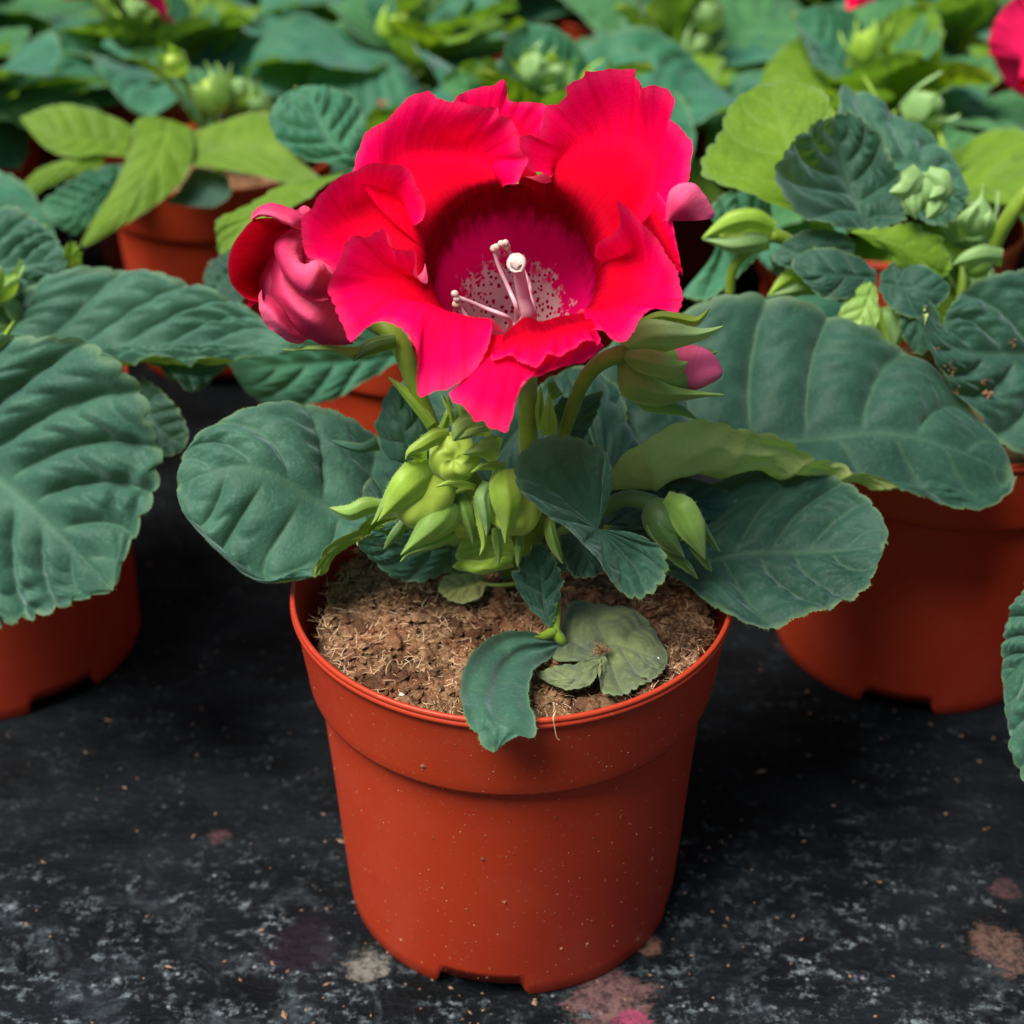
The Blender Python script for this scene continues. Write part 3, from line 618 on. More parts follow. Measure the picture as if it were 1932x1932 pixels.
# ---- stems
def stem(parent, f, pts, radii, mat=None): return put('stem', tube_mesh('stem', L(f, pts), radii), mat or M_STEM, parent)
stem(hero, 'c0', [(1000, 1120, 1.6), (1000, 1000, 1.2), (998, 880, .9), (996, 790, .9), (995, 720, 1.2), (985, 640, 2.0)], [.36, .34, .27, .25, .25, .3])
stem(hero, 'c0', [(960, 1080, 1.4), (880, 920, .9), (815, 800, .8), (780, 720, .9), (750, 640, 1.2), (700, 600, 1.6)], [.3, .27, .2, .2, .24, .3])
stem(hero, 'c3b', [(150, 1500, 1.2), (250, 1100, 1.2), (380, 700, .8), (430, 570, .5), (520, 440, .2), (640, 370, .0), (720, 360, .0)], [.22, .2, .17, .17, .19, .2, .24])
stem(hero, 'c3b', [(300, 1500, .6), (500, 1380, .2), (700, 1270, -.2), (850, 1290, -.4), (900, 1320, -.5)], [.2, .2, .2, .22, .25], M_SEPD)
def sep(parent, f, spine, widths, mat=M_SEP, bulge=.15, face='cam', curl=0, label=None):
    return put('sepal', rib_mesh(f, spine, widths, bulge, face=face, curl=curl), mat, parent, label)
def bud(parent, f, c, axis, rpx, length, mat, lobes=5, **kw):
    ox, oy, k = FR[f]; ct = P(ox+c[0]*k, oy+c[1]*k, c[2]); depth = (ct-CAM)@fwd
    rad = rpx*k*depth/FPX
    return put('bud', blob_mesh('bud', ct, axis, rad, rad*length, lobes, **kw), mat, parent)
# top bud, looking at the viewer
b = bud(hero, 'cB', (890, 830, -.9), (.0, -.85, .35), 225, 1.05, M_BUD, 5, lob=.30, dimple=.35)
sep(b, 'cB', [(850, 640, -.9), (740, 660, -1.2), (600, 740, -1.4), (510, 790, -1.5), (482, 845, -1.5)], [60, 80, 60, 28, 6], M_SEP, .2)
sep(b, 'cB', [(660, 830, -.8), (600, 830, -1.2), (520, 810, -1.4), (482, 850, -1.5)], [70, 50, 25, 5], M_SEP, .1)
sep(b, 'cB', [(1080, 540, -.9), (1000, 560, -1.4), (930, 610, -1.8), (880, 690, -1.9)], [70, 105, 80, 8], M_SEPG, .3)
sep(b, 'cB', [(1200, 620, -.9), (1130, 600, -1.4), (1000, 640, -1.8), (890, 690, -1.85)], [60, 60, 40, 5], M_SEPG, .2)
sep(b, 'cB', [(1270, 780, -.7), (1200, 760, -1.2), (1100, 770, -1.6), (965, 805, -1.8)], [120, 130, 70, 6], M_SEPG, .3)
sep(b, 'cB', [(1320, 900, -.8), (1200, 900, -1.1), (1110, 915, -1.4), (1030, 958, -1.6)], [30, 40, 26, 6], M_SEP, .15)
stem(hero, 'cB', [(1250, 1600, .8), (1150, 1200, .4), (1000, 950, .0), (920, 860, -.4)], [.2, .2, .2, .25])
# left bud
b = bud(hero, 'cB', (640, 1180, -1.1), (-.75, -.5, -.45), 225, 1.3, M_BUD, 5, lob=.15, dimple=.1)
sep(b, 'cB', [(720, 950, -1.0), (600, 1010, -1.6), (480, 1110, -1.9), (360, 1240, -1.9), (280, 1330, -1.85), (245, 1370, -1.8)], [130, 190, 170, 90, 26, 5], M_SEP, .45, label='broad lime sepal lit from above')
sep(b, 'cB', [(520, 900, -1.2), (410, 1050, -1.6), (320, 1200, -1.7), (240, 1340, -1.7), (195, 1395, -1.7)], [60, 60, 40, 20, 4], M_SEPG, .3)
sep(b, 'cB', [(860, 1200, -1.2), (800, 1320, -1.7), (680, 1440, -2.0), (540, 1560, -2.0), (440, 1650, -1.9)], [130, 170, 130, 50, 5], M_SEPG, .5)
sep(b, 'cB', [(900, 1480, -1.3), (760, 1550, -1.7), (600, 1600, -1.9), (500, 1640, -1.9), (438, 1705, -1.9)], [40, 40, 34, 20, 4], M_SEPG, .2)
sep(b, 'cB', [(480, 1370, -.9), (420, 1450, -1.1), (360, 1520, -1.2), (300, 1600, -1.2)], [50, 50, 36, 5], M_SEPD, .2)
sep(b, 'cB', [(1070, 1080, -1.2), (960, 1060, -1.7), (850, 1045, -2.0), (740, 1075, -2.1)], [30, 34, 26, 8], M_SEP, .1)
stem(hero, 'cB', [(1200, 1600, .8), (1050, 1350, .1), (850, 1230, -.6), (700, 1180, -1.0)], [.2, .2, .24, .3])
b = bud(hero, 'cB', (985, 1300, -.5), (-.1, -.8, -.5), 190, 1.2, M_BUD, 5, lob=.2, dimple=.15)
sep(b, 'cB', [(930, 1130, -.7), (960, 1250, -1.1), (1000, 1370, -1.25), (1040, 1480, -1.25), (1050, 1560, -1.2)], [70, 100, 90, 40, 5], M_SEPG, .4)
sep(b, 'cB', [(1010, 1120, -.6), (1040, 1240, -.9), (1070, 1380, -1.0), (1075, 1480, -1.0)], [50, 70, 50, 5], M_SEP, .3)
sep(b, 'cB', [(860, 1560, -.4), (900, 1480, -.8), (960, 1470, -.9)], [40, 60, 10], M_SEPG, .2)
# right bud of the middle cluster
b = bud(hero, 'cB', (1400, 1240, -1.2), (.1, -.75, -.6), 235, 1.15, M_BUD, 5, lob=.22, dimple=.15)
sep(b, 'cB', [(1310, 930, -1.1), (1320, 1060, -1.8), (1340, 1200, -2.1), (1340, 1350, -2.15), (1325, 1470, -2.1), (1318, 1550, -2.05)], [110, 150, 150, 85, 36, 5], M_SEP, .5)
sep(b, 'cB', [(1180, 1040, -1.2), (1130, 1160, -1.7), (1150, 1300, -1.9), (1165, 1400, -1.9), (1160, 1490, -1.9)], [60, 75, 60, 34, 5], M_SEPP, .3)
sep(b, 'cB', [(1060, 1150, -1.1), (1090, 1280, -1.4), (1130, 1440, -1.6), (1140, 1560, -1.65), (1103, 1652, -1.65)], [20, 30, 36, 24, 4], M_SEP, .2)
sep(b, 'cB', [(1240, 1420, -1.0), (1255, 1530, -1.3), (1265, 1640, -1.4), (1258, 1730, -1.4)], [40, 46, 30, 4], M_SEPG, .2)
sep(b, 'cB', [(1440, 1480, -1.0), (1440, 1580, -1.3), (1430, 1680, -1.4), (1422, 1750, -1.4)], [36, 40, 26, 4], M_SEPG, .2)
sep(b, 'cB', [(1690, 1330, -1.3), (1700, 1450, -1.6), (1740, 1580, -1.7), (1800, 1722, -1.7)], [44, 56, 50, 5], M_SEPG, .3)
stem(hero, 'cB', [(1350, 1650, .8), (1400, 1450, .2), (1400, 1200, -.6)], [.2, .22, .3])
# small thin young sepals between the stems
for sp, wd, mt in (([(790, 590, .3), (830, 480, .3), (850, 400, .4), (830, 310, .4)], [40, 34, 22, 4], M_SEP), ([(880, 560, .2), (860, 460, .2), (810, 360, .3), (785, 290, .3)], [30, 24, 16, 4], M_SEP),
        ([(700, 560, .5), (560, 380, .6), (440, 250, .7), (335, 155, .7)], [50, 56, 34, 5], M_SEP), ([(1690, 640, .4), (1680, 530, .3), (1680, 400, .3), (1690, 292, .3)], [70, 76, 40, 5], M_SEP),
        ([(1620, 600, .6), (1600, 450, .6), (1610, 320, .6), (1610, 225, .6)], [36, 40, 26, 4], M_SEP), ([(950, 560, .5), (950, 450, .4), (910, 380, .4)], [70, 60, 10], M_SEPG),
        ([(1700, 200, 1.6), (1740, 300, 1.5), (1800, 300, 1.5)], [40, 60, 6], M_SEPD)):
    put('young_leaf', rib_mesh('cB', sp, wd, .15), mt, hero)
# lower right bud, its shade painted in with the darker sepal green
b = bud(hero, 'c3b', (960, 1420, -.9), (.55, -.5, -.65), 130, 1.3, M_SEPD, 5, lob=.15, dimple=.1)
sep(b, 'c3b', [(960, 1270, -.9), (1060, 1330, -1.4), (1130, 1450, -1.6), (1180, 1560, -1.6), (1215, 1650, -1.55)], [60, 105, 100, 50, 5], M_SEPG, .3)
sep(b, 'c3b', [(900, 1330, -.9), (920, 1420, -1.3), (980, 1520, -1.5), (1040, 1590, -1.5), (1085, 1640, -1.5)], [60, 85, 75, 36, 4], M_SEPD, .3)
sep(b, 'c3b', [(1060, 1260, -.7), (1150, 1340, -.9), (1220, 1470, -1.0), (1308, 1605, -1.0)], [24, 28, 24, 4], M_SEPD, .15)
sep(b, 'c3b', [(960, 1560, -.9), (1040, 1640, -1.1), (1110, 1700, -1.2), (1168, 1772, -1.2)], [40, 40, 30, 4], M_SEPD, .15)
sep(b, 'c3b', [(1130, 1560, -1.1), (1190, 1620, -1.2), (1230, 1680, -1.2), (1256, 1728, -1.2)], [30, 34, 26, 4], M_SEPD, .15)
# nodding bud on the right with a pink tip
b = bud(hero, 'c3b', (930, 470, .1), (1, -.28, .02), 185, 1.35, M_SEPG, 5, lob=.12, dimple=0)
tip = bud(hero, 'c3b', (1120, 440, .0), (1, -.3, -.1), 148, 1.25, M_BUDP, 3, lob=.22, dimple=-.12); tip.name = 'bud_tip'; tip.parent = b; tip.location = (0, 0, 0)
sep(b, 'c3b', [(700, 330, .0), (850, 260, -.5), (980, 240, -.8), (1150, 235, -.8), (1250, 215, -.7), (1328, 183, -.6)], [60, 130, 105, 55, 26, 5], M_SEPP, .45, label='pale upper sepal with a pointed tip')
sep(b, 'c3b', [(800, 170, .3), (920, 120, .3), (1040, 130, .2), (1150, 150, .1), (1200, 120, .1), (1242, 70, .1)], [30, 36, 40, 36, 18, 5], M_SEP, .2)
sep(b, 'c3b', [(700, 370, -.2), (830, 400, -.9), (960, 430, -1.2), (1050, 440, -1.2), (1105, 410, -1.1)], [40, 85, 84, 50, 8], M_SEPG, .3)
sep(b, 'c3b', [(700, 400, -.1), (760, 540, -.6), (900, 600, -.9), (1050, 610, -.9), (1200, 612, -.8), (1330, 615, -.7)], [50, 110, 95, 50, 20, 6], M_SEPG, .4)
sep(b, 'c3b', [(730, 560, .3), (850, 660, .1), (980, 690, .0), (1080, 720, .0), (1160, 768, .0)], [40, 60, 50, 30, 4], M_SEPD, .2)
sep(b, 'c3b', [(1200, 350, .6), (1260, 350, .6), (1292, 345, .6)], [40, 20, 4], M_SEPG, .1)

# ---- the open flower
M0 = P(405.7+.5*1135, 96.6+.5*775, -1.0); AX = np.array([0.02, -math.cos(R(47)), math.sin(R(47))]); AX /= np.linalg.norm(AX)
TX = np.array([1., 0, 0]); TX = TX-AX*(TX@AX); TX /= np.linalg.norm(TX); TU = np.cross(AX, TX)*-1
if TU[2] < 0: TU = -TU
def mouth(deg, r=2.08, d=0): a = R(deg); return M0+r*(math.sin(a)*TX+math.cos(a)*TU)-AX*d
prof_t = [(2.04, .30), (2.03, .5), (2.02, .8), (1.96, 1.4), (1.82, 2.1), (1.55, 2.8), (1.15, 3.4), (.75, 3.9), (.4, 4.2), (.05, 4.25)]
G = np.stack([np.stack([mouth(a, r, d) for a in np.linspace(0, 360, 73)[:-1]]) for r, d in zip(*[np.interp(np.linspace(0, 1, 30), np.linspace(0, 1, 10), [q[k] for q in prof_t]) for k in (0, 1)])])
s_ = np.linspace(0, 1, 30)[:, None]*np.ones((1, 72)); an_ = np.linspace(0, 1, 72)[None, :]*np.ones((30, 1)); par = np.stack([s_, an_, 0*s_, 0*s_], 2)
n_ = np.cross(G[10, 1]-G[10, 0], G[11, 0]-G[10, 0]); inward = (M0-AX*1.5-G[10, 0])
me = mesh('flower', G.reshape(-1, 3), grid_faces(30, 72, True, flip=(n_@inward) < 0), par.reshape(-1, 4))
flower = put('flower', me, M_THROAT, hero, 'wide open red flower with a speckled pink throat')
def mline(a, b, d=.05, r=2.1): return [mouth(x, r, d) for x in np.linspace(a, b, 8)]
def mlines(a, b): return [mline(a, b, .95, 1.93), mline(a, b, .05, 2.10)]
def petal(lines, mat=M_PETAL, f='c1', face='cam', ruf=.05, nu=200, nv=46, seed=1, parent=None, nr=9):
    return put('petal', blade_mesh('petal', [L(f, l) for l in lines], nu, nv, face, ruf, seed, nr), mat, parent or flower)
petal([*mlines(-86, -2), [(600, 570, -.4), (650, 450, .5), (760, 370, 1.25), (900, 380, 1.5), (1000, 420, 1.1), (1070, 470, .5), (1090, 510, .1)],   # A upper left
    [(520, 452, .1), (563, 318, .7), (640, 262, 1.0), (700, 205, 1.2), (745, 165, 1.3), (805, 150, 1.3), (838, 180, 1.2), (905, 192, .9), (990, 203, .5), (1065, 212, .2), (1075, 238, .0), (1120, 255, -.2), (1145, 300, -.4), (1158, 370, -.6), (1186, 410, -.8), (1162, 455, -.85), (1140, 497, -.8), (1100, 500, -.5)]], seed=2)
petal([mline(-14, 22, .3), [(930, 400, 1.9), (1050, 400, 2.0), (1200, 410, 1.8)], [(900, 270, 2.3), (1050, 260, 2.4), (1225, 330, 2.1)],   # B behind
    [(897, 235, 2.4), (900, 190, 2.4), (930, 160, 2.5), (1000, 135, 2.6), (1040, 130, 2.6), (1085, 110, 2.6), (1102, 135, 2.6), (1110, 185, 2.5), (1200, 193, 2.4), (1246, 205, 2.3), (1240, 260, 2.2), (1225, 320, 2.1)]], seed=6, nu=160, ruf=.04)
petal([*mlines(4, 92), [(1250, 500, .2), (1310, 390, 1.2), (1430, 320, 1.7), (1560, 320, 1.7), (1650, 400, 1.2), (1660, 520, .6), (1610, 650, -.3)],   # C upper right
    [(1290, 462, -.1), (1268, 482, -.3), (1230, 462, -.35), (1180, 440, -.2), (1152, 330, .3), (1190, 315, .6), (1215, 325, .8), (1240, 240, 1.2), (1255, 205, 1.4), (1300, 195, 1.5), (1330, 165, 1.5), (1332, 130, 1.6), (1388, 100, 1.7), (1400, 75, 1.7), (1450, 76, 1.8), (1520, 65, 1.8), (1586, 68, 1.7), (1590, 100, 1.6), (1615, 125, 1.5), (1600, 142, 1.5), (1640, 130, 1.4), (1700, 140, 1.3), (1732, 190, 1.1), (1712, 250, 1.0), (1762, 290, .8), (1802, 350, .5), (1797, 440, .1), (1780, 500, -.2), (1745, 560, -.5), (1690, 640, -.8)]], seed=9, nu=320, nv=50, ruf=.055)
petal([[(1600, 660, -.9), (1660, 740, -1.0), (1740, 850, -1.2)], [(1650, 600, -.6), (1690, 700, -.9), (1756, 830, -1.1)], [(1670, 530, -.3), (1715, 600, -.7), (1740, 720, -1.0), (1766, 850, -1.2)]], seed=12, nu=40, nv=16, ruf=.02)   # strip behind the right lobe
petal([[(1700, 640, -.9), (1712, 640, -.9), (1738, 640, -.8)], [(1704, 570, -.7), (1755, 585, -1.0), (1805, 640, -.8)], [(1722, 520, -.5), (1795, 535, -.8), (1850, 636, -.7)], [(1752, 500, -.4), (1800, 496, -.4), (1840, 530, -.45), (1884, 605, -.5), (1878, 632, -.5)]], M_PETALP, seed=14, nu=30, nv=20, ruf=.01)
petal([*mlines(-128, -58), [(600, 810, -1.2), (470, 710, -.7), (500, 610, -.1), (600, 560, .1), (690, 560, -.1), (750, 650, -.7)],    # D left
    [(480, 850, -1.6), (400, 790, -1.5), (342, 770, -1.4), (328, 640, -1.1), (375, 578, -.7), (402, 528, -.5), (460, 480, -.4), (520, 455, -.4), (570, 430, -.5), (620, 424, -.6), (700, 430, -.8), (740, 455, -1.0), (772, 520, -1.2), (792, 580, -1.4), (788, 635, -1.4), (765, 660, -1.2)]], seed=17, ruf=.04)
petal([*mlines(-178, -92), [(1040, 1010, -2.95), (900, 985, -2.8), (780, 950, -2.6), (650, 930, -2.4), (600, 860, -2.1), (660, 815, -2.0), (740, 850, -2.0), (795, 880, -1.8)],    # E lower left
    [(1045, 1050, -3.3), (1030, 1120, -3.7), (990, 1190, -3.9), (930, 1240, -4.1), (880, 1285, -4.2), (830, 1285, -4.2), (770, 1302, -4.3), (755, 1230, -4.1), (760, 1150, -3.9), (735, 1080, -3.6), (690, 1040, -3.4), (620, 1020, -3.3), (570, 1042, -3.3), (515, 1102, -3.4), (480, 1030, -3.1), (455, 950, -2.8), (428, 900, -2.6), (445, 840, -2.5), (470, 780, -2.4), (490, 730, -2.3), (530, 695, -2.2), (570, 702, -2.2), (635, 678, -2.1), (650, 730, -2.2), (700, 750, -2.2), (756, 760, -2.2), (762, 800, -2.2), (750, 840, -2.2), (778, 872, -2.0)]], seed=20, nu=300, nv=50, ruf=.045)
petal([*mlines(128, 205), [(1420, 980, -2.6), (1300, 1040, -2.9), (1160, 1060, -3.0), (1020, 1080, -3.0)], [(1440, 1080, -3.2), (1300, 1150, -3.7), (1100, 1190, -4.0), (960, 1210, -3.9)],   # F front lobe
    [(1466, 1112, -3.3), (1440, 1140, -3.4), (1400, 1170, -3.6), (1300, 1192, -3.9), (1230, 1222, -4.1), (1170, 1242, -4.3), (1138, 1300, -4.5), (1120, 1390, -4.7), (1100, 1437, -4.8), (1040, 1420, -4.8), (1010, 1398, -4.7), (975, 1390, -4.7), (940, 1340, -4.5), (900, 1322, -4.4), (882, 1290, -4.2)]], seed=24, ruf=.03)
petal([[(1400, 985, -2.8), (1300, 1000, -2.9), (1230, 1018, -3.0), (1165, 1005, -3.1), (1085, 1075, -3.2)], [(1430, 1030, -3.2), (1330, 1050, -3.5), (1240, 1080, -3.7), (1150, 1090, -3.7), (1070, 1110, -3.6)],   # ruffle lying on the front lobe
    [(1455, 1085, -3.4), (1440, 1110, -3.5), (1400, 1085, -3.7), (1370, 1110, -3.8), (1300, 1150, -4.05), (1250, 1140, -4.1), (1215, 1190, -4.2), (1150, 1165, -4.1), (1110, 1150, -4.0), (1050, 1168, -3.95), (1042, 1125, -3.8)]], seed=28, nu=200, nv=30, ruf=.045, nr=9)
petal([*mlines(78, 150), [(1470, 800, -.9), (1540, 770, -.9), (1600, 830, -1.3), (1620, 900, -1.8), (1560, 950, -2.3), (1470, 975, -2.6), (1390, 975, -2.8)],    # G right
    [(1432, 770, -1.0), (1440, 722, -1.2), (1500, 692, -1.5), (1530, 640, -1.6), (1515, 568, -1.6), (1558, 592, -1.5), (1600, 640, -1.5), (1650, 690, -1.5), (1700, 760, -1.6), (1745, 840, -1.8), (1762, 930, -2.1), (1742, 985, -2.3), (1650, 972, -2.6), (1605, 1010, -2.9), (1575, 1062, -3.1), (1545, 1100, -3.3), (1490, 1085, -3.3), (1460, 1060, -3.3), (1400, 1050, -3.3)]], seed=31, nu=240, ruf=.04)
# pistil and stamens
def tp(cx, cy, d): # point inside the tube: sight line through the picture point at depth y
    return P(405.7+.5*cx, 96.6+.5*cy, d)
pis = put('pistil', tube_mesh('pistil', [mouth(180, .25, 3.9), tp(1180, 1010, -.9), tp(1165, 930, -1.1), tp(1150, 850, -1.3), tp(1140, 800, -1.5)], [.2, .21, .20, .16, .135], 16), M_PINKW, flower)
stg = put('stigma', tube_mesh('stigma', [tp(1142, 815, -1.44), tp(1138, 800, -1.52), tp(1135, 796, -1.60), tp(1136, 798, -1.57), tp(1137, 800, -1.50)], [.15, .20, .235, .14, .05], 18, n=12), M_CREAM, flower)
r_ = random.Random(3)
for v in stg.data.vertices: v.co += Vector((r_.uniform(-1, 1), 0, r_.uniform(-1, 1)))*.00012
for pts in ([mouth(170, .35, 3.7), tp(1140, 980, -.8), tp(1110, 900, -.6), tp(1070, 810, -.5), tp(1050, 740, -.5)], [mouth(175, .3, 3.8), tp(1190, 940, -.6), tp(1165, 830, -.4), tp(1120, 770, -.4), tp(1095, 735, -.5)],
        [mouth(200, .35, 3.6), tp(1110, 1010, -1.1), tp(1020, 970, -1.1), tp(960, 945, -1.2), tp(920, 930, -1.3)], [mouth(215, .7, 3.2), tp(960, 1010, -1.2), tp(935, 980, -1.3), tp(912, 945, -1.35)],
        [mouth(165, .3, 3.8), tp(1205, 1010, -.8), tp(1190, 920, -.7), tp(1170, 850, -.6)]):
    put('filament', tube_mesh('filament', pts, [.075, .075, .06, .052, .048], 10), M_PINKW, flower)
for c in ((1062, 738, -.56, .085), (1080, 726, -.6, .085), (1096, 722, -.6, .08), (905, 915, -1.4, .09), (912, 934, -1.4, .085)):
    put('anther', blob_mesh('anther', tp(*c[:3]), (.3, -1, .4), c[3], c[3]*.8, 2, .3, .1, nu=16, nv=10), M_CREAM, flower)
for c in ((1054, 745, -.5, .1), (1100, 738, -.5, .095), (912, 955, -1.32, .11)):
    put('anther', blob_mesh('anther', tp(*c[:3]), (.3, -1, .4), c[3], c[3]*1.1, 2, .2, .0, nu=16, nv=10), M_ANTH, flower)
# sepals under the open flower, mostly hidden by it
# ---- the half-open second flower on the left
ox, oy, k = FR['cA']
second = put('flower', blob_mesh('flower', P(ox+k*950, oy+k*1080, 1.5), (-.35, -.8, .2), 1.25, 1.3, 5, .1, 0), M_PETALP, hero, 'half-open pink flower bud left of the open flower')
def pet2(lines, mat=M_PETALP, face='cam', seed=1, nu=48, nv=26, ruf=.012): return petal(lines, mat, 'cA', face, ruf, nu, nv, seed, second)
pet2([[(860, 425, 1.2), (740, 480, 1.6), (640, 700, 1.9), (590, 900, 1.9), (560, 1020, 1.7), (530, 1160, 1.1)], [(680, 330, 1.1), (470, 480, 1.3), (370, 650, 1.3), (330, 800, 1.3), (350, 950, 1.2), (420, 1100, .9), (490, 1195, .5)],
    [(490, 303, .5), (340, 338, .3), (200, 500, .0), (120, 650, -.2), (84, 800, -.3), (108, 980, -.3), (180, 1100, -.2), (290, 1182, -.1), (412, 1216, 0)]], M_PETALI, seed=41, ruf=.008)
pet2([[(360, 235, 1.2), (440, 185, 1.3), (540, 170, 1.3), (700, 190, 1.3), (820, 240, 1.3), (950, 310, 1.2)], [(338, 290, .4), (430, 215, .2), (540, 205, .1), (690, 250, .1), (800, 300, .1), (920, 350, .2)], [(334, 318, .3), (430, 262, .0), (560, 275, -.05), (690, 335, -.05), (790, 380, .0), (900, 430, .3)], [(345, 338, .5), (430, 292, .4), (560, 300, .4), (690, 365, .5), (790, 405, .6), (880, 450, .8)]], seed=43)
pet2([[(820, 300, 1.0), (900, 330, 1.0), (990, 330, 1.0)], [(815, 232, 1.0), (860, 195, 1.1), (910, 172, 1.1), (960, 195, 1.1), (995, 240, 1.1)]], seed=44, nu=16, nv=8)
pet2([[(285, 1170, .4), (340, 1190, .4), (410, 1205, .4)], [(300, 1215, .4), (340, 1235, .4), (395, 1225, .4)], [(305, 1240, .4), (318, 1278, .4), (350, 1250, .4), (400, 1215, .4)]], M_PETAL, seed=45, nu=14, nv=8, ruf=0)
pet2([[(600, 690, .9), (545, 900, .8), (525, 1080, .6), (600, 1185, .3), (690, 1290, .1), (800, 1470, .0), (950, 1600, .1), (1150, 1690, .5), (1430, 1668, .8)], [(680, 850, .5), (690, 1000, .2), (750, 1130, -.1), (850, 1260, -.4), (960, 1380, -.6), (1080, 1480, -.5), (1200, 1560, -.1), (1300, 1600, .3), (1440, 1640, .8)],
    [(800, 950, .8), (880, 1080, .5), (980, 1150, .3), (1080, 1180, .1), (1180, 1180, .1), (1270, 1250, .2), (1370, 1350, .4), (1440, 1500, .6), (1470, 1640, .8)]], seed=47, nu=60)
pet2([[(770, 422, .9), (640, 508, .7), (578, 630, .6), (640, 835, .35), (740, 1005, .1), (880, 1142, -.15), (1040, 1182, -.1), (1170, 1130, .1)], [(820, 435, .7), (740, 560, .2), (700, 680, -.1), (760, 840, -.45), (860, 960, -.85), (970, 1060, -1.0), (1080, 1080, -.8), (1190, 1060, -.3)], [(860, 440, .7), (830, 560, .3), (800, 690, .0), (840, 810, -.4), (930, 860, -.8), (1050, 870, -.95), (1140, 920, -.7), (1215, 980, -.3)],
    [(880, 440, .9), (890, 560, .6), (885, 700, .4), (895, 800, .1), (960, 790, -.3), (1060, 760, -.35), (1150, 850, -.3), (1225, 945, -.1)]], seed=49, nu=60)
pet2([[(905, 560, .8), (895, 700, .6), (925, 780, .4), (1010, 770, .2)], [(1050, 560, .8), (1050, 720, .4), (1120, 800, .2), (1250, 950, .1)], [(1300, 560, .8), (1300, 760, .4), (1300, 900, .3), (1300, 1000, .3)]], seed=50, nu=20, nv=14)
pet2([[(500, 1125, .3), (600, 1210, .2), (690, 1305, .1), (800, 1475, .1), (950, 1610, .2)], [(460, 1200, .0), (560, 1330, -.35), (650, 1450, -.45), (780, 1580, -.3), (900, 1640, .1)], [(447, 1078, .1), (412, 1150, .0), (428, 1330, -.1), (500, 1480, -.1), (600, 1545, -.2), (720, 1632, -.1), (800, 1657, .0), (980, 1645, .3)]], seed=52)
pet2([[(1120, 1150, .3), (1250, 1250, .2), (1350, 1450, .4)], [(1180, 1000, -.1), (1280, 1150, -.1), (1400, 1400, .2)], [(1220, 930, .1), (1300, 1000, .1), (1420, 1250, .3)]], seed=53, nu=16, nv=10, mat=M_PETALP)
for sp, wd, mt in (([(1700, 1720, .8), (1450, 1770, .4), (1200, 1720, .1), (950, 1715, .0), (800, 1735, -.1), (675, 1726, -.1)], [60, 75, 36, 26, 14, 10], M_SEPG), ([(1900, 1640, .8), (1700, 1680, .6), (1560, 1740, .5), (1430, 1850, .3)], [90, 100, 80, 8], M_SEPD)):
    put('sepal', rib_mesh('cA', sp, wd, .2), mt, second)

# ================================================================== loose things on the front pot
wl = bpy.data.objects.new('withered_leaf', leaf_mesh([
    Lz('c4b', [(1080, 880, 10.3), (960, 890, 10.25), (830, 900, 10.1), (790, 830, 10.05), (830, 700, 10.1), (900, 560, 10.1), (1010, 545, 10.1), (1130, 555, 10.15), (1250, 580, 10.2), (1330, 640, 10.2), (1400, 700, 10.2), (1425, 760, 10.2), (1472, 830, 10.2), (1482, 890, 10.15)]),
    Lz('c4b', [(1085, 885, 10.45), (1060, 850, 10.3), (1080, 790, 10.25), (1150, 780, 10.2), (1250, 810, 10.25), (1350, 850, 10.3), (1400, 870, 10.3), (1482, 893, 10.15)]),
    Lz('c4b', [(1090, 890, 10.4), (1085, 960, 10.5), (1075, 1040, 10.35), (1090, 1088, 10.2), (1180, 1105, 10.2), (1230, 1080, 10.2), (1290, 1055, 10.2), (1380, 1010, 10.2), (1445, 960, 10.2), (1482, 897, 10.15)])],
    1, nu=90, nv=50, N=5, amp=.07, cren=.05, M=16, seed=61)); COL.objects.link(wl); wl.data.materials.append(M_WITHER)
wl['label'] = 'withered grey-green leaf lying flat on the peat inside the front pot'; wl['category'] = 'leaf'
flp = put('leaf_flap', leaf_mesh([Lz('c4b', [(1085, 880, 10.45), (960, 900, 10.3), (850, 920, 10.2), (730, 960, 10.1), (700, 975, 10.05)]), Lz('c4b', [(1080, 900, 10.45), (1000, 960, 10.4), (900, 1000, 10.3), (800, 1000, 10.15), (705, 980, 10.05)]),
    Lz('c4b', [(1070, 920, 10.4), (1045, 1010, 10.35), (980, 1050, 10.2), (880, 1065, 10.15), (780, 1025, 10.1), (708, 985, 10.05)])], 1, nu=40, nv=26, N=4, amp=.05, cren=.03, M=8, seed=63), M_WITHER, wl)
def clump(name, c, r, n, sd):
    q = random.Random(sd); V, F = [], []
    for i in range(n):
        d = Vector((q.gauss(0, 1), q.gauss(0, 1), abs(q.gauss(0, .6)))).normalized()*r*q.uniform(.1, 1); d.z *= .6
        s = q.uniform(.02, .06); ang = q.uniform(0, 6.28); u = np.array((math.cos(ang), math.sin(ang), q.uniform(-.5, .7)))*s*q.uniform(1, 3.5); v = np.array((-math.sin(ang), math.cos(ang), .3))*s*.5; h = np.array((0, 0, s*.5))
        b0 = len(V); p = c+np.array(d); V += [p-u, p-v, p+u, p+v, p+h, p-h]
        for f in ((0, 1, 4), (1, 2, 4), (2, 3, 4), (3, 0, 4), (1, 0, 5), (2, 1, 5), (3, 2, 5), (0, 3, 5)): F.append(tuple(b0+x for x in f))
    return mesh(name, V, F, flat=True)
cl = bpy.data.objects.new('peat_clump', clump('peat_clump', Pz(792.1+.315*1085, 966+.315*825, 10.45), .28, 70, 5)); COL.objects.link(cl); cl.data.materials.append(M_SOIL)
cl['label'] = 'small brown crumb of peat lying on the withered leaf'; cl['category'] = 'peat'
put('peat_crumb', clump('peat_crumb', Pz(792.1+.315*1610, 966+.315*740, 10.1), .75, 420, 6), M_SOIL, soil, kind='stuff')

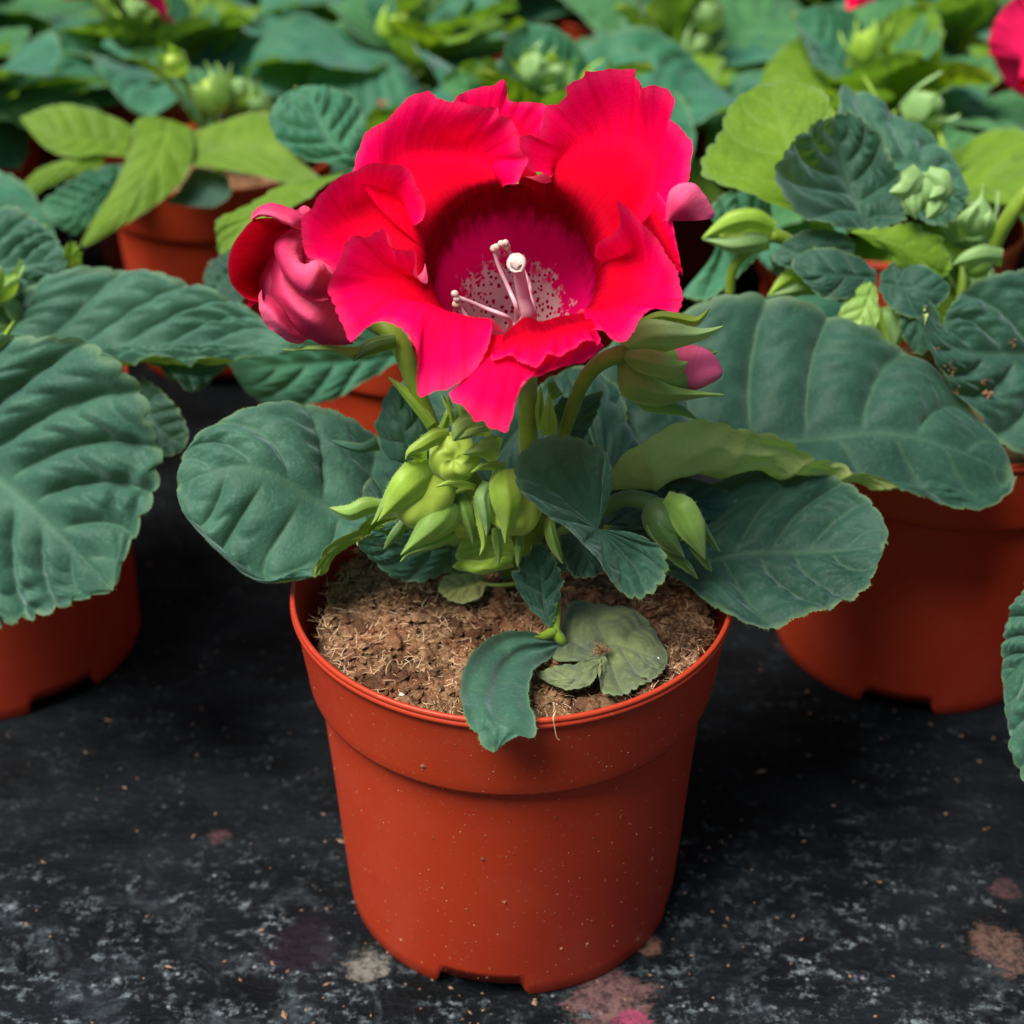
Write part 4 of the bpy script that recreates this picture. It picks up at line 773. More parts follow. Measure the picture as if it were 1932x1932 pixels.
# ================================================================== plants behind, built leaf by leaf
def plant(loc, label, name='potted_plant', rot=0):
    t = thing(name, (loc[0], loc[1], 0), label, 'potted plant', GROUP)
    own('pot', ME_POT, None, t, rot=(0, 0, rot)); own('soil', ME_SOIL0, None, t); return t
HAIRY = False
# generic leaves (local, growing along +y from the origin)
def gen_leaf(Ln, W, a0, a1, cup, seed, petiole=.22, nu=44, nv=26):
    n = 14; r = np.random.RandomState(seed); mid = [np.zeros(3)]; ang = np.linspace(R(a0), R(a1), n)
    for i in range(1, n): mid.append(mid[-1]+np.array([.0, math.cos(ang[i]), math.sin(ang[i])])*Ln/(n-1))
    mid = np.array(mid); s = np.linspace(0, 1, n)
    wprof = np.where(s < petiole, .06, 1)*W*np.sin(np.clip((s-petiole)/(1-petiole), 0, 1)**.72*math.pi)**.62+.12*(1-s)
    wprof[-1] = 0.02
    lines = []
    for side in (-1, -.55, 0, .55, 1):
        nv_ = np.stack([0*ang, -np.sin(ang), np.cos(ang)], 1)
        x = side*wprof; lift = cup*np.abs(x)*abs(side)+.35*np.sin(s*9+seed+side)*abs(side)
        lines.append(mid+np.stack([x, 0*x, 0*x], 1)+nv_*lift[:, None])
    return leaf_mesh([list(l) for l in lines], 2, nu=nu, nv=nv, N=8, amp=.13, cren=.07, M=17, seed=seed)
GEN = [gen_leaf(11, 3.6, 38, -30, .18, 1), gen_leaf(10, 3.9, 52, -15, .3, 2), gen_leaf(12, 3.7, 30, -42, .05, 3), gen_leaf(8, 3.0, 66, 10, .35, 4), gen_leaf(10.5, 4.0, 45, -55, -.15, 5), gen_leaf(7, 2.4, 75, 40, .4, 6)]
for q_, m_ in enumerate(GEN): m_.materials.append(M_LEAFB)
for q_ in (0, 2, 4, 3):
    m2 = GEN[q_].copy(); m2.materials.clear(); m2.materials.append(M_LEAFG); GEN.append(m2)
GENL = []
for i in (1, 3, 4, 5):
    m2 = GEN[i].copy(); m2.materials.clear(); m2.materials.append(M_LIME); GENL.append(m2)
def gen_bud(seed, mat, matb):
    r = random.Random(seed)
    body = blob_mesh('bud', (0, 0, 0), (0, 0, 1), .55, .85, 5, .15, .1, nu=20, nv=12); body.materials.append(matb)
    n = 9; ln = []
    for side in (-1, -.5, 0, .5, 1):
        pts = []
        for i in range(n):
            s = i/(n-1); wd = .62*math.sin(min(1, s*1.15+.12)*math.pi)**.8*(1-s*.3)+.02
            th = -.7+2.9*s*.72; rr = .72*math.sin(max(.1, 1.57*min(1, .35+s*.9)))+.12+s*.12
            pts.append(np.array((side*wd, -rr-.1+.12*side*side, -.75+1.9*s)))
        ln.append(pts)
    G = loft(ln, 14, 9); z = np.zeros((9, 14)); s = np.linspace(0, 1, 14)[None, :]+z
    sp = gridmesh('sepal', G, np.stack([s, z, z, z], 2), 'up'); sp.materials.append(mat)
    return body, sp
GB = [gen_bud(1, M_SEP, M_BUD), gen_bud(2, M_SEPP, M_SEPP), gen_bud(3, M_SEPG, M_BUD)]
def add_bud(t, loc, kind, rot, sc):
    body, sp = GB[kind]; b = own('bud', body, None, t, loc, rot, sc)
    for k in range(5):
        o = bpy.data.objects.new('sepal', sp); COL.objects.link(o); o.parent = b; o.rotation_euler = (0, 0, k*2*math.pi/5)
    return b
gp_ = []
for k in range(5):   # petals of the small flowers behind
    r = np.random.RandomState(k); n = 7; lines = []
    for q, (rad, z) in enumerate(((.9, 0), (1.6, 1.3), (2.6, 2.1), (3.7, 2.3+.4*r.rand()))):
        lines.append([np.array((rad*math.sin(a), -rad*math.cos(a), z+.2*math.sin(a*4+k))) for a in np.linspace(-.70, .70, n)])
    m3 = blade_mesh('petal', lines, 40, 16, 'up', .05, k+70); m3.materials.append(M_PETALR); gp_.append(m3)
M_TUBE = M_PETALR
ME_TUBE = tube_mesh('flower', [np.array((0, 0, -2.6)), np.array((0, 0, -1.2)), np.array((0, 0, .1))], [.45, .8, .98], 18, cap=False); ME_TUBE.materials.append(M_TUBE)
def add_flower(t, loc, rot, sc, label=None):
    f = own('flower', ME_TUBE, None, t, loc, rot, sc, label)
    for k in range(5):
        o = bpy.data.objects.new('petal', gp_[k]); COL.objects.link(o); o.parent = f; o.rotation_euler = (0, 0, k*2*math.pi/5)
    own('stem', tube_mesh('stem', [np.array((0, 0, 9.6)), np.array((loc[0]*.4, loc[1]*.4, (loc[2]+9.6)/2)), np.array((loc[0], loc[1], loc[2]-.5))], [.3, .25, .22], 8), M_STEM, t)
def rosette(t, seed, n=9, lime=.15, buds=3, skip=None, scale=1.0):
    r = random.Random(seed); a0 = r.uniform(0, 6.28)
    for i in range(n):
        a = a0+i*2*math.pi*.382+r.uniform(-.25, .25)
        if skip and skip(math.degrees(a) % 360): continue
        up = i/n
        src = GENL if r.random() < lime else GEN
        me = r.choice(((src[:3]+src[6:9]) if up < .6 else src[3:6]+src[9:]) if src is GEN else src); sc = scale*r.uniform(.82, 1.08)*(1-.25*up)
        own('leaf', me, None, t, (0, 0, 9.9+1.2*up), (R(r.uniform(-12, 12)), R(r.uniform(-18, 18)), a-math.pi/2), sc)
    for i in range(buds):
        a = r.uniform(0, 6.28); d = r.uniform(.4, 2.4); z = r.uniform(13.0, 16.0)
        add_bud(t, (d*math.cos(a), d*math.sin(a), z), r.randrange(3), (R(r.uniform(-50, 50)), R(r.uniform(-50, 50)), r.uniform(0, 6)), r.uniform(.7, 1.15))
        own('stem', tube_mesh('stem', [np.array((0, 0, 9.7)), np.array((d*.4*math.cos(a), d*.4*math.sin(a), z-2)), np.array((d*math.cos(a), d*math.sin(a), z-.4))], [.22, .17, .15], 8), M_STEM, t)

HAIRY = True
# left neighbour
lt = plant((-19.4, 11.9), 'potted gloxinia at the left edge, big quilted grey-green leaf hanging over its pot', rot=.9)
leaf(lt, 'c7', [[(-430, 640, 8.1), (-280, 540, 7.4), (-80, 505, 6.6), (110, 506, 6.2), (260, 512, 5.9), (400, 580, 5.5), (490, 690, 5.1), (530, 820, 4.7), (557, 940, 4.3), (535, 1060, 3.8), (480, 1180, 3.2), (430, 1290, 2.7), (405, 1390, 2.3)],
    [(-430, 660, 7.9), (-250, 800, 6.4), (-100, 940, 5.3), (0, 1020, 4.6), (90, 1088, 4.0), (190, 1185, 3.4), (300, 1290, 2.8), (400, 1395, 2.3)],
    [(-430, 690, 7.7), (-400, 1000, 5.6), (-300, 1280, 3.8), (-180, 1450, 2.8), (-60, 1520, 2.4), (50, 1500, 2.3), (140, 1480, 2.2), (290, 1422, 2.2), (395, 1398, 2.3)]],
    1, M_LEAF, nu=120, nv=84, N=9, amp=.22, cren=.15, M=22, seed=31, skew=.24, label='big quilted grey-green leaf with scalloped edge')
leaf(lt, 'c7', [[(-150, 480, 12.3), (20, 440, 12.3), (70, 385, 12.4), (140, 310, 12.5), (240, 283, 12.5), (350, 268, 12.4), (470, 268, 12.2), (580, 284, 11.8), (700, 324, 11.2), (800, 368, 10.6), (900, 424, 9.9), (980, 488, 9.2), (1045, 528, 8.6)],
    [(-150, 500, 11.5), (30, 505, 10.8), (200, 525, 10.1), (400, 548, 9.3), (650, 545, 9.0), (850, 535, 8.8), (1045, 532, 8.6)],
    [(-150, 510, 11.4), (30, 520, 10.4), (200, 548, 9.5), (430, 590, 8.6), (600, 586, 8.4), (750, 583, 8.3), (900, 566, 8.3), (1045, 536, 8.6)]],
    1, M_LEAF, nu=96, nv=56, N=8, amp=.22, cren=.07, M=20, seed=33, skew=.34)
leaf(lt, 'c7', [[(-300, 200, 15), (-150, 70, 15.5), (0, 38, 15.6), (70, 52, 15.4), (130, 95, 15), (190, 145, 14.5), (236, 215, 13.8)], [(-300, 240, 14.3), (-150, 260, 13.9), (0, 265, 13.6), (120, 250, 13.6), (237, 222, 13.8)],
    [(-300, 300, 14), (-150, 420, 12.6), (-40, 450, 12.3), (60, 390, 12.6), (140, 330, 13), (210, 275, 13.4), (238, 228, 13.8)]], 1, M_LEAF, nu=70, nv=48, N=7, amp=.17, cren=.07, M=16, seed=35, skew=.3)
leaf(lt, 'c7', [[(500, 640, 9.5), (560, 690, 8.8), (630, 760, 8.2), (665, 850, 7.6)], [(490, 700, 9.3), (530, 790, 8.3), (600, 860, 7.7), (660, 870, 7.5)], [(480, 780, 9), (520, 880, 8), (580, 920, 7.6), (650, 900, 7.4)]], 1, M_LEAFD, nu=36, nv=24, N=5, amp=.08, cren=.05, M=8, seed=37)
leaf(lt, 'c7', [[(520, 592, 9.4), (620, 588, 9.4), (720, 590, 9.3), (810, 600, 9.2)], [(560, 610, 9.0), (640, 630, 8.8), (720, 640, 8.7), (790, 615, 9.0)], [(600, 640, 9.2), (640, 672, 8.9), (690, 692, 8.8), (740, 660, 9)]], 1, M_LEAF, nu=30, nv=20, N=4, amp=.1, cren=.05, M=6, seed=39)
leaf(lt, 'c7', [[(215, 190, 15.2), (260, 170, 15.2), (290, 210, 15)], [(220, 240, 15), (250, 235, 15), (290, 215, 15)], [(200, 300, 14.6), (260, 300, 14.7), (290, 230, 15)]], 1, M_LIME, nu=24, nv=16, N=3, amp=.04, cren=.06, M=6, face='cam')
sep(lt, 'c7', [(-20, 500, 9), (10, 510, 8.8), (30, 480, 8.8), (50, 445, 8.8)], [20, 16, 10, 2], M_SEP)
rosette(lt, 12, 8, 0, 2, skip=lambda a: a < 75 or a > 255)
# right neighbour
rt = plant((15.2, 12.4), 'potted gloxinia right of the flowering one, with a curled lime leaf and pale green buds', rot=-.12)
leaf(rt, 'c6', [[(800, 1010, 12.2), (660, 900, 11.6), (500, 830, 11.4), (330, 765, 11.8), (262, 725, 12.2), (280, 640, 13), (345, 550, 14), (360, 480, 14.6), (420, 405, 15.4), (510, 348, 16)], [(805, 1000, 12.3), (720, 860, 12.1), (650, 680, 12.8), (590, 520, 14.2), (540, 350, 16)],
    [(810, 990, 12.5), (800, 800, 12.9), (795, 600, 13.6), (792, 480, 14.2), (780, 400, 14.8), (700, 360, 15.5), (600, 340, 16)]], 1, M_LIME, nu=80, nv=50, N=6, amp=.03, cren=.09, M=15, seed=51, face='cam', label='lime leaf curled back to show its underside')
leaf(rt, 'c6', [[(950, 965, 11.0), (860, 960, 10.6), (760, 930, 10.3), (640, 870, 10.1), (578, 770, 10.3), (592, 660, 10.9), (665, 590, 11.6), (730, 520, 12.4), (800, 492, 13.2)],
    [(960, 955, 11.2), (860, 870, 11.5), (760, 780, 11.8), (720, 690, 12.2), (760, 590, 12.7), (802, 494, 13.3)],
    [(970, 950, 11.4), (910, 830, 12.3), (860, 700, 13.0), (830, 590, 13.4), (806, 490, 13.4)],
    [(980, 952, 11.4), (1000, 850, 12.2), (980, 730, 13.0), (920, 610, 13.4), (810, 488, 13.5)],
    [(1000, 962, 11.2), (1090, 930, 11.4), (1112, 850, 11.8), (1080, 720, 12.4), (1030, 620, 12.9), (970, 535, 13.3), (890, 480, 13.6), (812, 484, 13.5)]],
    2, M_LEAFD, nu=60, nv=56, N=6, amp=.10, cren=.10, M=15, seed=53, face='cam', cells=.15)
leaf(rt, 'c6', [[(850, 960, 10.8), (1000, 960, 10.6), (1130, 940, 10.8), (1230, 985, 10.8), (1300, 1060, 10.6)], [(900, 980, 10.6), (1050, 1010, 10.2), (1180, 1060, 10.1), (1300, 1075, 10.4)], [(940, 1000, 10.5), (1060, 1080, 10.2), (1130, 1170, 10), (1220, 1190, 9.9), (1290, 1140, 10.2), (1305, 1085, 10.4)]], 1, M_LIME, nu=40, nv=30, N=4, amp=.02, cren=.09, M=10, seed=55, face='cam')
leaf(rt, 'c6', [[(1000, 800, 14), (860, 560, 15), (830, 385, 16.5), (920, 380, 16.7), (1040, 455, 16.5), (1160, 525, 16.2), (1270, 610, 15.6), (1345, 710, 15), (1382, 800, 14.4)], [(1020, 820, 13.8), (1050, 690, 14.4), (1150, 680, 14.6), (1250, 720, 14.6), (1380, 805, 14.4)], [(1050, 850, 13.5), (1200, 930, 13.2), (1300, 930, 13.4), (1380, 812, 14.4)]], 1, M_LEAF, nu=70, nv=40, N=7, amp=.14, cren=.07, M=15, seed=57, skew=.3)
leaf(rt, 'c6', [[(2000, 1500, 9.4), (1900, 1250, 10), (1740, 1120, 10), (1600, 1130, 9.6), (1440, 1170, 9.2), (1320, 1260, 8.6), (1270, 1390, 8.0), (1200, 1290, 7.4), (1186, 1300, 7.2)], [(2000, 1520, 9.2), (1800, 1490, 8.5), (1600, 1480, 7.9), (1430, 1480, 7.5), (1300, 1440, 7.2), (1188, 1310, 7.15)], [(2000, 1560, 9), (1900, 1850, 7.2), (1760, 1960, 6.4), (1620, 1915, 6.1), (1500, 1840, 6.2), (1400, 1730, 6.3), (1290, 1600, 6.5), (1230, 1500, 6.7), (1192, 1400, 6.9), (1186, 1320, 7.1)]],
    1, M_LEAFD, nu=90, nv=60, N=7, amp=.16, cren=.05, M=18, seed=59, skew=.3, label='dark leaf at the right edge with crumbs of soil on it')
def crumbs_on(f, pts, y, sd):
    q = random.Random(sd); V, F = [], []
    for (x, yy, d, s) in pts:
        ox, oy, k = FR[f]
        for i in range(7):
            c = P(ox+k*(x+q.gauss(0, 10)), oy+k*(yy+q.gauss(0, 12)), d); b0 = len(V); s2 = s*q.uniform(.3, 1)
            for v in ((1, 0, 0), (0, 1, 0), (-1, 0, 0), (0, -1, 0), (0, 0, 1), (0, 0, -1)): V.append(c+np.array(v)*s2*q.uniform(.5, 1.3))
            for t in ((0, 1, 4), (1, 2, 4), (2, 3, 4), (3, 0, 4), (1, 0, 5), (2, 1, 5), (3, 2, 5), (0, 3, 5)): F.append(tuple(b0+z for z in t))
    return mesh('soil_crumb', V, F, flat=True)
put('soil_crumb', crumbs_on('c6', [(1450, 1600, 6.75, .09), (1460, 1650, 6.7, .12), (1470, 1690, 6.65, .1), (1300, 1520, 6.75, .08), (1310, 1560, 6.7, .07), (1560, 1450, 7.7, .07), (1330, 1640, 6.4, .05), (1250, 1470, 6.9, .06)], 0, 3), M_SOIL, rt, kind='stuff')
leaf(rt, 'c6', [[(280, 880, 14), (330, 830, 14.6), (420, 800, 15), (540, 830, 15)], [(320, 1000, 13.6), (400, 980, 14), (480, 930, 14.2), (550, 880, 14.8)], [(170, 1240, 12.5), (300, 1250, 12.2), (420, 1150, 12.5), (560, 1000, 13.6)]], 1, M_LEAFB, nu=50, nv=34, N=5, amp=.12, cren=.05, M=12, seed=62)
leaf(rt, 'c6', [[(545, 1080, 12.4), (580, 1060, 12.5), (660, 1050, 12.6), (760, 1080, 12.6)], [(560, 1130, 12), (640, 1130, 12), (720, 1140, 12.2), (790, 1120, 12.4)], [(600, 1190, 11.6), (680, 1200, 11.6), (760, 1190, 11.8), (800, 1140, 12.2)]], 1, M_LEAFD, nu=30, nv=22, N=4, amp=.05, cren=.06, M=8, seed=64)
for ls, mt, sd in (
    ([[(990, 1130, 10.6), (860, 1060, 10.3), (740, 1040, 10.2), (640, 1090, 10.1)], [(990, 1160, 10.3), (850, 1150, 9.7), (740, 1140, 9.5), (635, 1110, 9.9)], [(990, 1190, 10.0), (880, 1250, 9.3), (760, 1240, 9.2), (640, 1130, 9.8)]], M_LEAFD, 401),
    ([[(1010, 1150, 10.4), (1080, 1100, 10.2), (1200, 1120, 9.8), (1300, 1200, 9.4)], [(1005, 1180, 10.1), (1100, 1200, 9.5), (1200, 1220, 9.2), (1300, 1220, 9.3)], [(1000, 1210, 9.8), (1060, 1300, 9.0), (1180, 1330, 8.8), (1295, 1240, 9.2)]], M_LEAFD, 403),
    ([[(960, 1180, 10.0), (880, 1240, 9.4), (830, 1330, 9.0), (850, 1400, 8.8)], [(975, 1190, 9.8), (940, 1300, 9.0), (880, 1400, 8.6)], [(990, 1200, 9.8), (1000, 1320, 9.0), (960, 1420, 8.6), (900, 1410, 8.6)]], M_SEPG, 405),
    ([[(1060, 1180, 9.9), (1100, 1280, 9.2), (1090, 1380, 8.8), (1150, 1480, 8.5)], [(1080, 1180, 9.8), (1160, 1300, 9.0), (1160, 1480, 8.4)], [(1100, 1180, 9.8), (1230, 1280, 9.0), (1260, 1400, 8.6), (1180, 1490, 8.4)]], M_LEAFD, 407),
    ([[(900, 1010, 11.0), (780, 960, 10.9), (660, 980, 10.8), (560, 1060, 10.6)], [(900, 1040, 10.8), (780, 1040, 10.4), (660, 1060, 10.3), (555, 1080, 10.5)], [(900, 1080, 10.6), (800, 1130, 10.1), (680, 1140, 10.0), (560, 1100, 10.4)]], M_LEAFD, 409)):
    leaf(rt, 'c6', ls, 1, mt, nu=34, nv=26, N=4, amp=.05, cren=.03, M=9, seed=sd)
# its buds
def bud_at(t, f, c, axis, rpx, length, matb, seps):
    b = bud(t, f, c, axis, rpx, length, matb, 5, lob=.12, dimple=.05, nu=24, nv=14)
    for sp, wd, mt in seps: sep(b, f, sp, wd, mt, .3)
    return b
bud_at(rt, 'c6', (420, 985, 11.4), (-1, -.3, .05), 62, 1.5, M_BUD, [([(560, 960, 11.2), (480, 920, 10.9), (390, 930, 10.8), (310, 970, 10.9), (262, 1000, 11)], [40, 50, 50, 22, 4], M_SEP), ([(540, 1010, 11.2), (470, 1020, 10.9), (380, 1030, 10.8), (300, 1010, 10.9), (262, 1003, 11)], [40, 50, 36, 14, 4], M_SEPP)])
stem(rt, 'c6', [(850, 1250, 12), (720, 1100, 11.8), (620, 1010, 11.6), (540, 980, 11.4)], [.2, .2, .2, .25])
stem(rt, 'c6', [(375, 1230, 11.3), (385, 1140, 11.3), (420, 1080, 11.3), (460, 1040, 11.4)], [.16, .16, .18, .2])
bud_at(rt, 'c6', (650, 1190, 11.0), (-.9, -.4, -.1), 56, 1.4, M_BUD, [([(760, 1170, 10.8), (700, 1130, 10.5), (620, 1170, 10.4), (540, 1235, 10.5)], [36, 50, 36, 4], M_SEP), ([(740, 1215, 10.8), (680, 1210, 10.4), (610, 1225, 10.4), (535, 1240, 10.5)], [24, 34, 24, 4], M_SEPP)])
stem(rt, 'c6', [(900, 1300, 11.8), (850, 1220, 11.4), (760, 1190, 11)], [.18, .18, .2])
bud_at(rt, 'c6', (1075, 1350, 9.9), (.1, -.5, -.85), 60, 1.2, M_BUD, [([(1080, 1275, 9.7), (1090, 1330, 9.4), (1080, 1400, 9.3), (1065, 1462, 9.3)], [70, 76, 50, 5], M_SEPP), ([(1010, 1290, 9.8), (1000, 1350, 9.5), (1020, 1400, 9.4), (1050, 1450, 9.3)], [20, 30, 24, 4], M_SEP)])
bud_at(rt, 'c6', (1190, 800, 11.2), (.1, -.7, .5), 80, 1.1, M_SEPP, [([(1180, 720, 10.9), (1140, 760, 10.5), (1110, 800, 10.4), (1045, 805, 10.4)], [50, 60, 50, 5], M_SEPP), ([(1140, 780, 10.7), (1140, 840, 10.4), (1150, 880, 10.3), (1158, 920, 10.3)], [50, 54, 34, 4], M_SEPP), ([(1200, 730, 10.9), (1260, 760, 10.6), (1270, 800, 10.5), (1215, 830, 10.4)], [40, 60, 50, 4], M_SEPP), ([(1260, 800, 10.8), (1250, 860, 10.5), (1220, 900, 10.4), (1200, 915, 10.4)], [50, 50, 30, 4], M_SEPP)])
bud_at(rt, 'c6', (1400, 930, 12.2), (.0, -.5, .8), 60, 1.2, M_SEPP, [([(1380, 990, 12), (1370, 930, 11.7), (1400, 880, 11.7), (1420, 860, 11.8)], [40, 50, 26, 4], M_SEPP), ([(1440, 990, 12), (1460, 930, 11.7), (1470, 880, 11.8)], [30, 40, 4], M_SEPP)])
bud_at(rt, 'c6', (1420, 1100, 11.4), (-.5, -.5, -.3), 60, 1.3, M_SEPG, [([(1520, 1080, 11.3), (1440, 1070, 10.9), (1360, 1090, 10.8), (1310, 1110, 10.9)], [40, 50, 30, 4], M_SEPP)])
stem(rt, 'c6', [(1470, 1100, 12.2), (1490, 1020, 12), (1540, 920, 11.8), (1620, 810, 11.8), (1700, 740, 11.9)], [.24, .24, .25, .25, .2])
for sp in ([(960, 1260, 11.4), (950, 1180, 11.2), (945, 1110, 11.2)], [(860, 1330, 10.9), (900, 1310, 10.7), (960, 1340, 10.6)], [(920, 1360, 10.8), (950, 1320, 10.6), (990, 1330, 10.6)], [(1050, 1240, 11.3), (1100, 1210, 11.2), (1160, 1190, 11.2)], [(760, 1190, 11.4), (850, 1190, 11.2), (930, 1200, 11.2)]):
    put('young_leaf', rib_mesh('c6', sp, [26, 22, 5], .2), M_SEP, rt)
rosette(rt, 5, 9, .1, 2, skip=lambda a: 150 < a < 345)
HAIRY = False
# plant behind the half-open bud
pb = plant((-3.5, 22), 'potted gloxinia behind the open flower, its orange pot showing below the pink bud', rot=.4)
leaf(pb, 'c7', [[(1420, 500, 15.5), (1300, 430, 15), (1100, 430, 14), (900, 470, 13.2), (800, 560, 12.6), (815, 610, 12.3)], [(1430, 560, 15), (1300, 580, 14.2), (1150, 590, 13.5), (1000, 600, 12.8), (820, 620, 12.3)], [(1440, 620, 14.5), (1390, 600, 14.2), (1265, 672, 13.4), (1180, 722, 12.7), (1080, 740, 12.2), (960, 737, 11.9), (880, 705, 11.9), (825, 635, 12.2)]], 1, M_LEAFB, nu=60, nv=40, N=6, amp=.1, cren=.04, M=14, seed=71)
leaf(pb, 'c4', [[(1500, 1000, 19), (1350, 1100, 18), (1180, 1180, 17), (1165, 1230, 16.8), (1180, 1360, 16.4)], [(1700, 960, 19), (1500, 1060, 17.8), (1350, 1180, 17), (1190, 1370, 16.3)], [(1950, 880, 19), (1750, 1000, 18), (1500, 1180, 16.8), (1200, 1375, 16.3)]], 1, M_LIME, nu=50, nv=34, N=6, amp=.03, cren=.05, M=12, seed=73, face='cam')
leaf(pb, 'c4', [[(1950, 900, 19), (1780, 890, 18.6), (1560, 820, 18.8), (1470, 700, 19.4), (1460, 600, 20), (1540, 500, 21), (1620, 460, 21.5)], [(1960, 880, 19), (1820, 780, 19.2), (1720, 650, 20), (1650, 465, 21.5)], [(1970, 860, 19.2), (1960, 700, 20), (1930, 560, 21), (1800, 480, 21.5), (1680, 462, 21.6)]], 1, M_LEAFB, nu=60, nv=40, N=6, amp=.12, cren=.07, M=14, seed=75, face='cam')
leaf(pb, 'c4', [[(1250, 1340, 18), (1130, 1420, 17.2), (1100, 1530, 16.5)], [(1300, 1400, 17.5), (1180, 1520, 16.5), (1150, 1640, 15.6)], [(1380, 1500, 17), (1300, 1620, 16), (1250, 1690, 15.4)]], 1, M_LEAFD, nu=30, nv=24, N=5, amp=.08, cren=.05, M=8, seed=77)
rosette(pb, 21, 9, .25, 2, skip=lambda a: 170 < a < 330)
# plant at the upper left with the lime leaves
ul = plant((-15.1, 39), 'potted gloxinia at the upper left with lime green drooping leaves and a dim orange-brown pot', rot=.2)
leaf(ul, 'c4', [[(790, 620, 33.0), (730, 660, 32.2), (705, 790, 31.0), (620, 1000, 29.5), (500, 1190, 28.4), (428, 1325, 27.8)], [(900, 640, 33.2), (880, 760, 31.6), (780, 950, 29.8), (620, 1160, 28.4), (440, 1328, 27.7)], [(1030, 690, 33.0), (1040, 820, 31.6), (980, 980, 30.2), (800, 1130, 28.8), (570, 1270, 28.0), (445, 1335, 27.7)]], 1, M_LIME, nu=60, nv=40, N=7, amp=.03, cren=.03, M=12, seed=81, face='cam')
leaf(ul, 'c4', [[(760, 770, 32.4), (900, 760, 32.6), (1100, 690, 33.2), (1300, 620, 34.0), (1440, 600, 34.0)], [(800, 800, 32.0), (1000, 830, 32.0), (1250, 800, 32.0), (1500, 800, 31.4), (1600, 850, 31.0)], [(900, 860, 31.4), (1100, 900, 31.0), (1350, 940, 30.5), (1600, 1000, 29.8), (1760, 985, 29.6)]], 1, M_LIME, nu=60, nv=40, N=7, amp=.03, cren=.03, M=12, seed=83, face='cam')
leaf(ul, 'c4', [[(720, 690, 33.4), (560, 610, 33.6), (330, 560, 33.6), (110, 630, 33.0)], [(700, 760, 32.8), (500, 750, 32.4), (300, 740, 32.0), (110, 640, 33.0)], [(690, 850, 32.0), (540, 830, 31.6), (400, 850, 31.2), (250, 800, 31.6), (110, 650, 33.0)]], 1, M_LIME, nu=50, nv=34, N=7, amp=.03, cren=.03, M=12, seed=85, face='cam')
leaf(ul, 'c4', [[(560, 820, 32.0), (400, 850, 31.4), (200, 920, 30.8), (40, 1080, 30.0)], [(560, 880, 31.6), (350, 920, 30.8), (180, 1000, 30.2), (50, 1085, 30.0)], [(500, 930, 31.2), (300, 990, 30.4), (170, 1060, 30.0), (80, 1095, 30.0)]], 1, M_LIME, nu=40, nv=24, N=7, amp=.03, cren=.03, M=12, seed=86, face='cam')
leaf(ul, 'c4', [[(660, 880, 31.4), (500, 920, 30.8), (380, 980, 30.4), (230, 1090, 29.8), (220, 1140, 29.4)], [(640, 960, 30.8), (500, 1060, 29.8), (400, 1140, 29.2), (260, 1180, 29.0)], [(600, 1030, 30.2), (520, 1160, 29.0), (420, 1260, 28.4), (330, 1230, 28.6), (250, 1180, 29.0)]], 1, M_LEAFB, nu=50, nv=34, N=7, amp=.14, cren=.05, M=14, seed=87)
leaf(ul, 'c4', [[(1050, 900, 32.0), (980, 1000, 31.0), (900, 1100, 30.4)], [(1150, 920, 32.0), (1100, 1040, 31.0), (1020, 1110, 30.2)], [(1230, 950, 32.0), (1240, 1050, 31.0), (1150, 1120, 30.2)]], 1, M_LEAFD, nu=26, nv=24, N=5, amp=.06, cren=.03, M=8, seed=88)
rosette(ul, 33, 7, .3, 4, skip=lambda a: 180 < a < 360)
# the plant whose leaf enters at the right edge
re = plant((21.5, -2.5), 'potted gloxinia just outside the right edge, one dark green leaf reaching into view')
leaf(re, 'c3', [[(2150, 900, -1), (2020, 960, -.6), (1935, 1030, -.4), (1882, 1120, -.6), (1862, 1230, -1), (1858, 1340, -1.5)], [(2160, 1000, -1.6), (2050, 1120, -1.4), (1960, 1250, -1.6), (1860, 1360, -1.6)], [(2170, 1100, -2.2), (2120, 1400, -2.8), (2000, 1680, -3.4), (1935, 1690, -3.3), (1895, 1600, -2.8), (1870, 1470, -2.1), (1859, 1375, -1.65)]], 1, M_LEAF, nu=70, nv=44, N=7, amp=.15, cren=.06, M=18, seed=91)
rosette(re, 44, 7, .1, 2, skip=lambda a: 115 < a < 262)
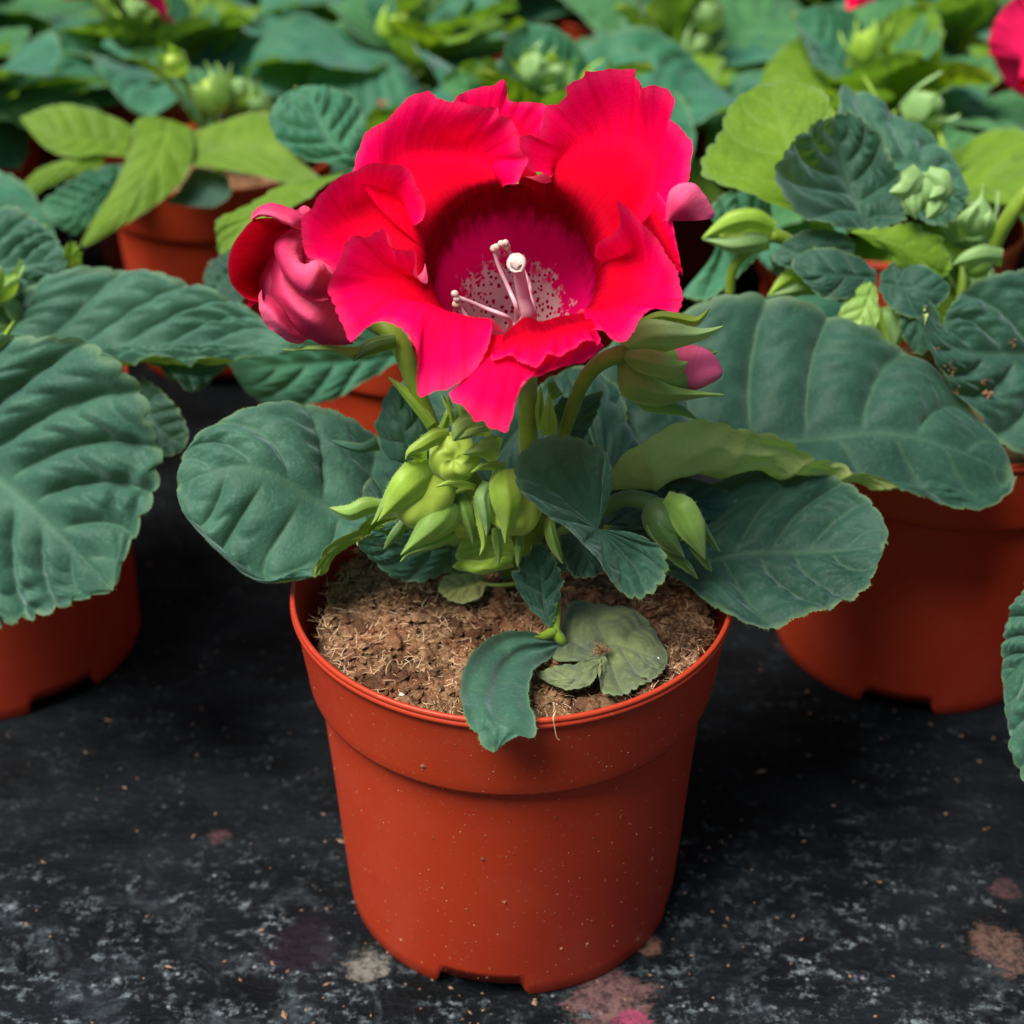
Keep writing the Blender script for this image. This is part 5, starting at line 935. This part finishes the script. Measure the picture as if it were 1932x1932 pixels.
# rows farther back
rows = [
 ((-29, 27.5), 'potted gloxinia at the left edge, behind the big quilted leaf, showing only broad teal leaves', .05, 2, None),
 ((17, 29.5), 'leafy potted gloxinia directly behind the curled lime leaf on the right', .3, 3, None),
 ((30.5, 27.5), 'potted gloxinia at the right edge with bright lime leaves above the soil-dusted leaf', .55, 3, None),
 ((2, 38), 'leafy potted gloxinia hidden behind the top of the open red flower', .3, 3, None),
 ((-31.5, 43), 'potted gloxinia at the left edge whose sunlit orange pot shows between the leaves', .15, 4, None),
 ((-21, 54), 'potted gloxinia behind the lime-leaved plant, its red flower cut by the picture top', .3, 4, ('px', 195, -45, 50)),
 ((19.5, 44), 'potted gloxinia at the upper right with one broad flat teal leaf', .15, 2, None),
 ((34, 42), 'potted gloxinia at the upper right edge carrying a bright red flower', .1, 2, ('px', 1960, 120, 38)),
 ((-39, 60), 'potted gloxinia in the blurred fourth row, at the far left', .3, 5, None),
 ((-24, 69), 'potted gloxinia in the blurred fourth row, second from the left, full of pale buds', .3, 7, None),
 ((-6, 55), 'potted gloxinia in the blurred fourth row, behind the gap left of the red flower', .3, 6, None),
 ((9.5, 53.5), 'potted gloxinia in the blurred fourth row, straight above the red flower', .25, 4, None),
 ((28, 59), 'potted gloxinia in the blurred fourth row, a pink flower at the picture top', .3, 3, ('px', 1670, -22, 54)),
 ((43, 58), 'potted gloxinia in the blurred fourth row, at the far right', .3, 3, None)]
for i, (loc, lab, lime, nb, fl) in enumerate(rows):
    t = plant(loc, lab, rot=i*.7); rosette(t, 100+i*7, 15, lime, nb+3, scale=1.2 if loc[1] > 35 else .95)
    if fl: fl = tuple(P(*fl[1:])-np.array((loc[0], loc[1], 0)))
    if fl: add_flower(t, fl, (R(72), R((-20, -40)[i > 6]), .4*i), (.95, .8)[i > 6] if i != 12 else .6)
ORD = ['far left', 'second from the left', 'third from the left', 'fourth from the left', 'fifth from the left', 'sixth from the left', 'far right']
for j, (y, n, rowname) in enumerate(((74, 6, 'last row but one'), (90, 7, 'last row'))):
    for i in range(n):
        x = (i-(n-1)/2)*15.3+random.Random(i*9+j).uniform(-1.5, 1.5)
        t = plant((x, y), 'blurred plant in the %s along the picture top, %s' % (rowname, ORD[i] if i < n-1 else 'far right'), rot=i)
        rosette(t, 300+j*40+i, 14, .35, 6, scale=1.25)
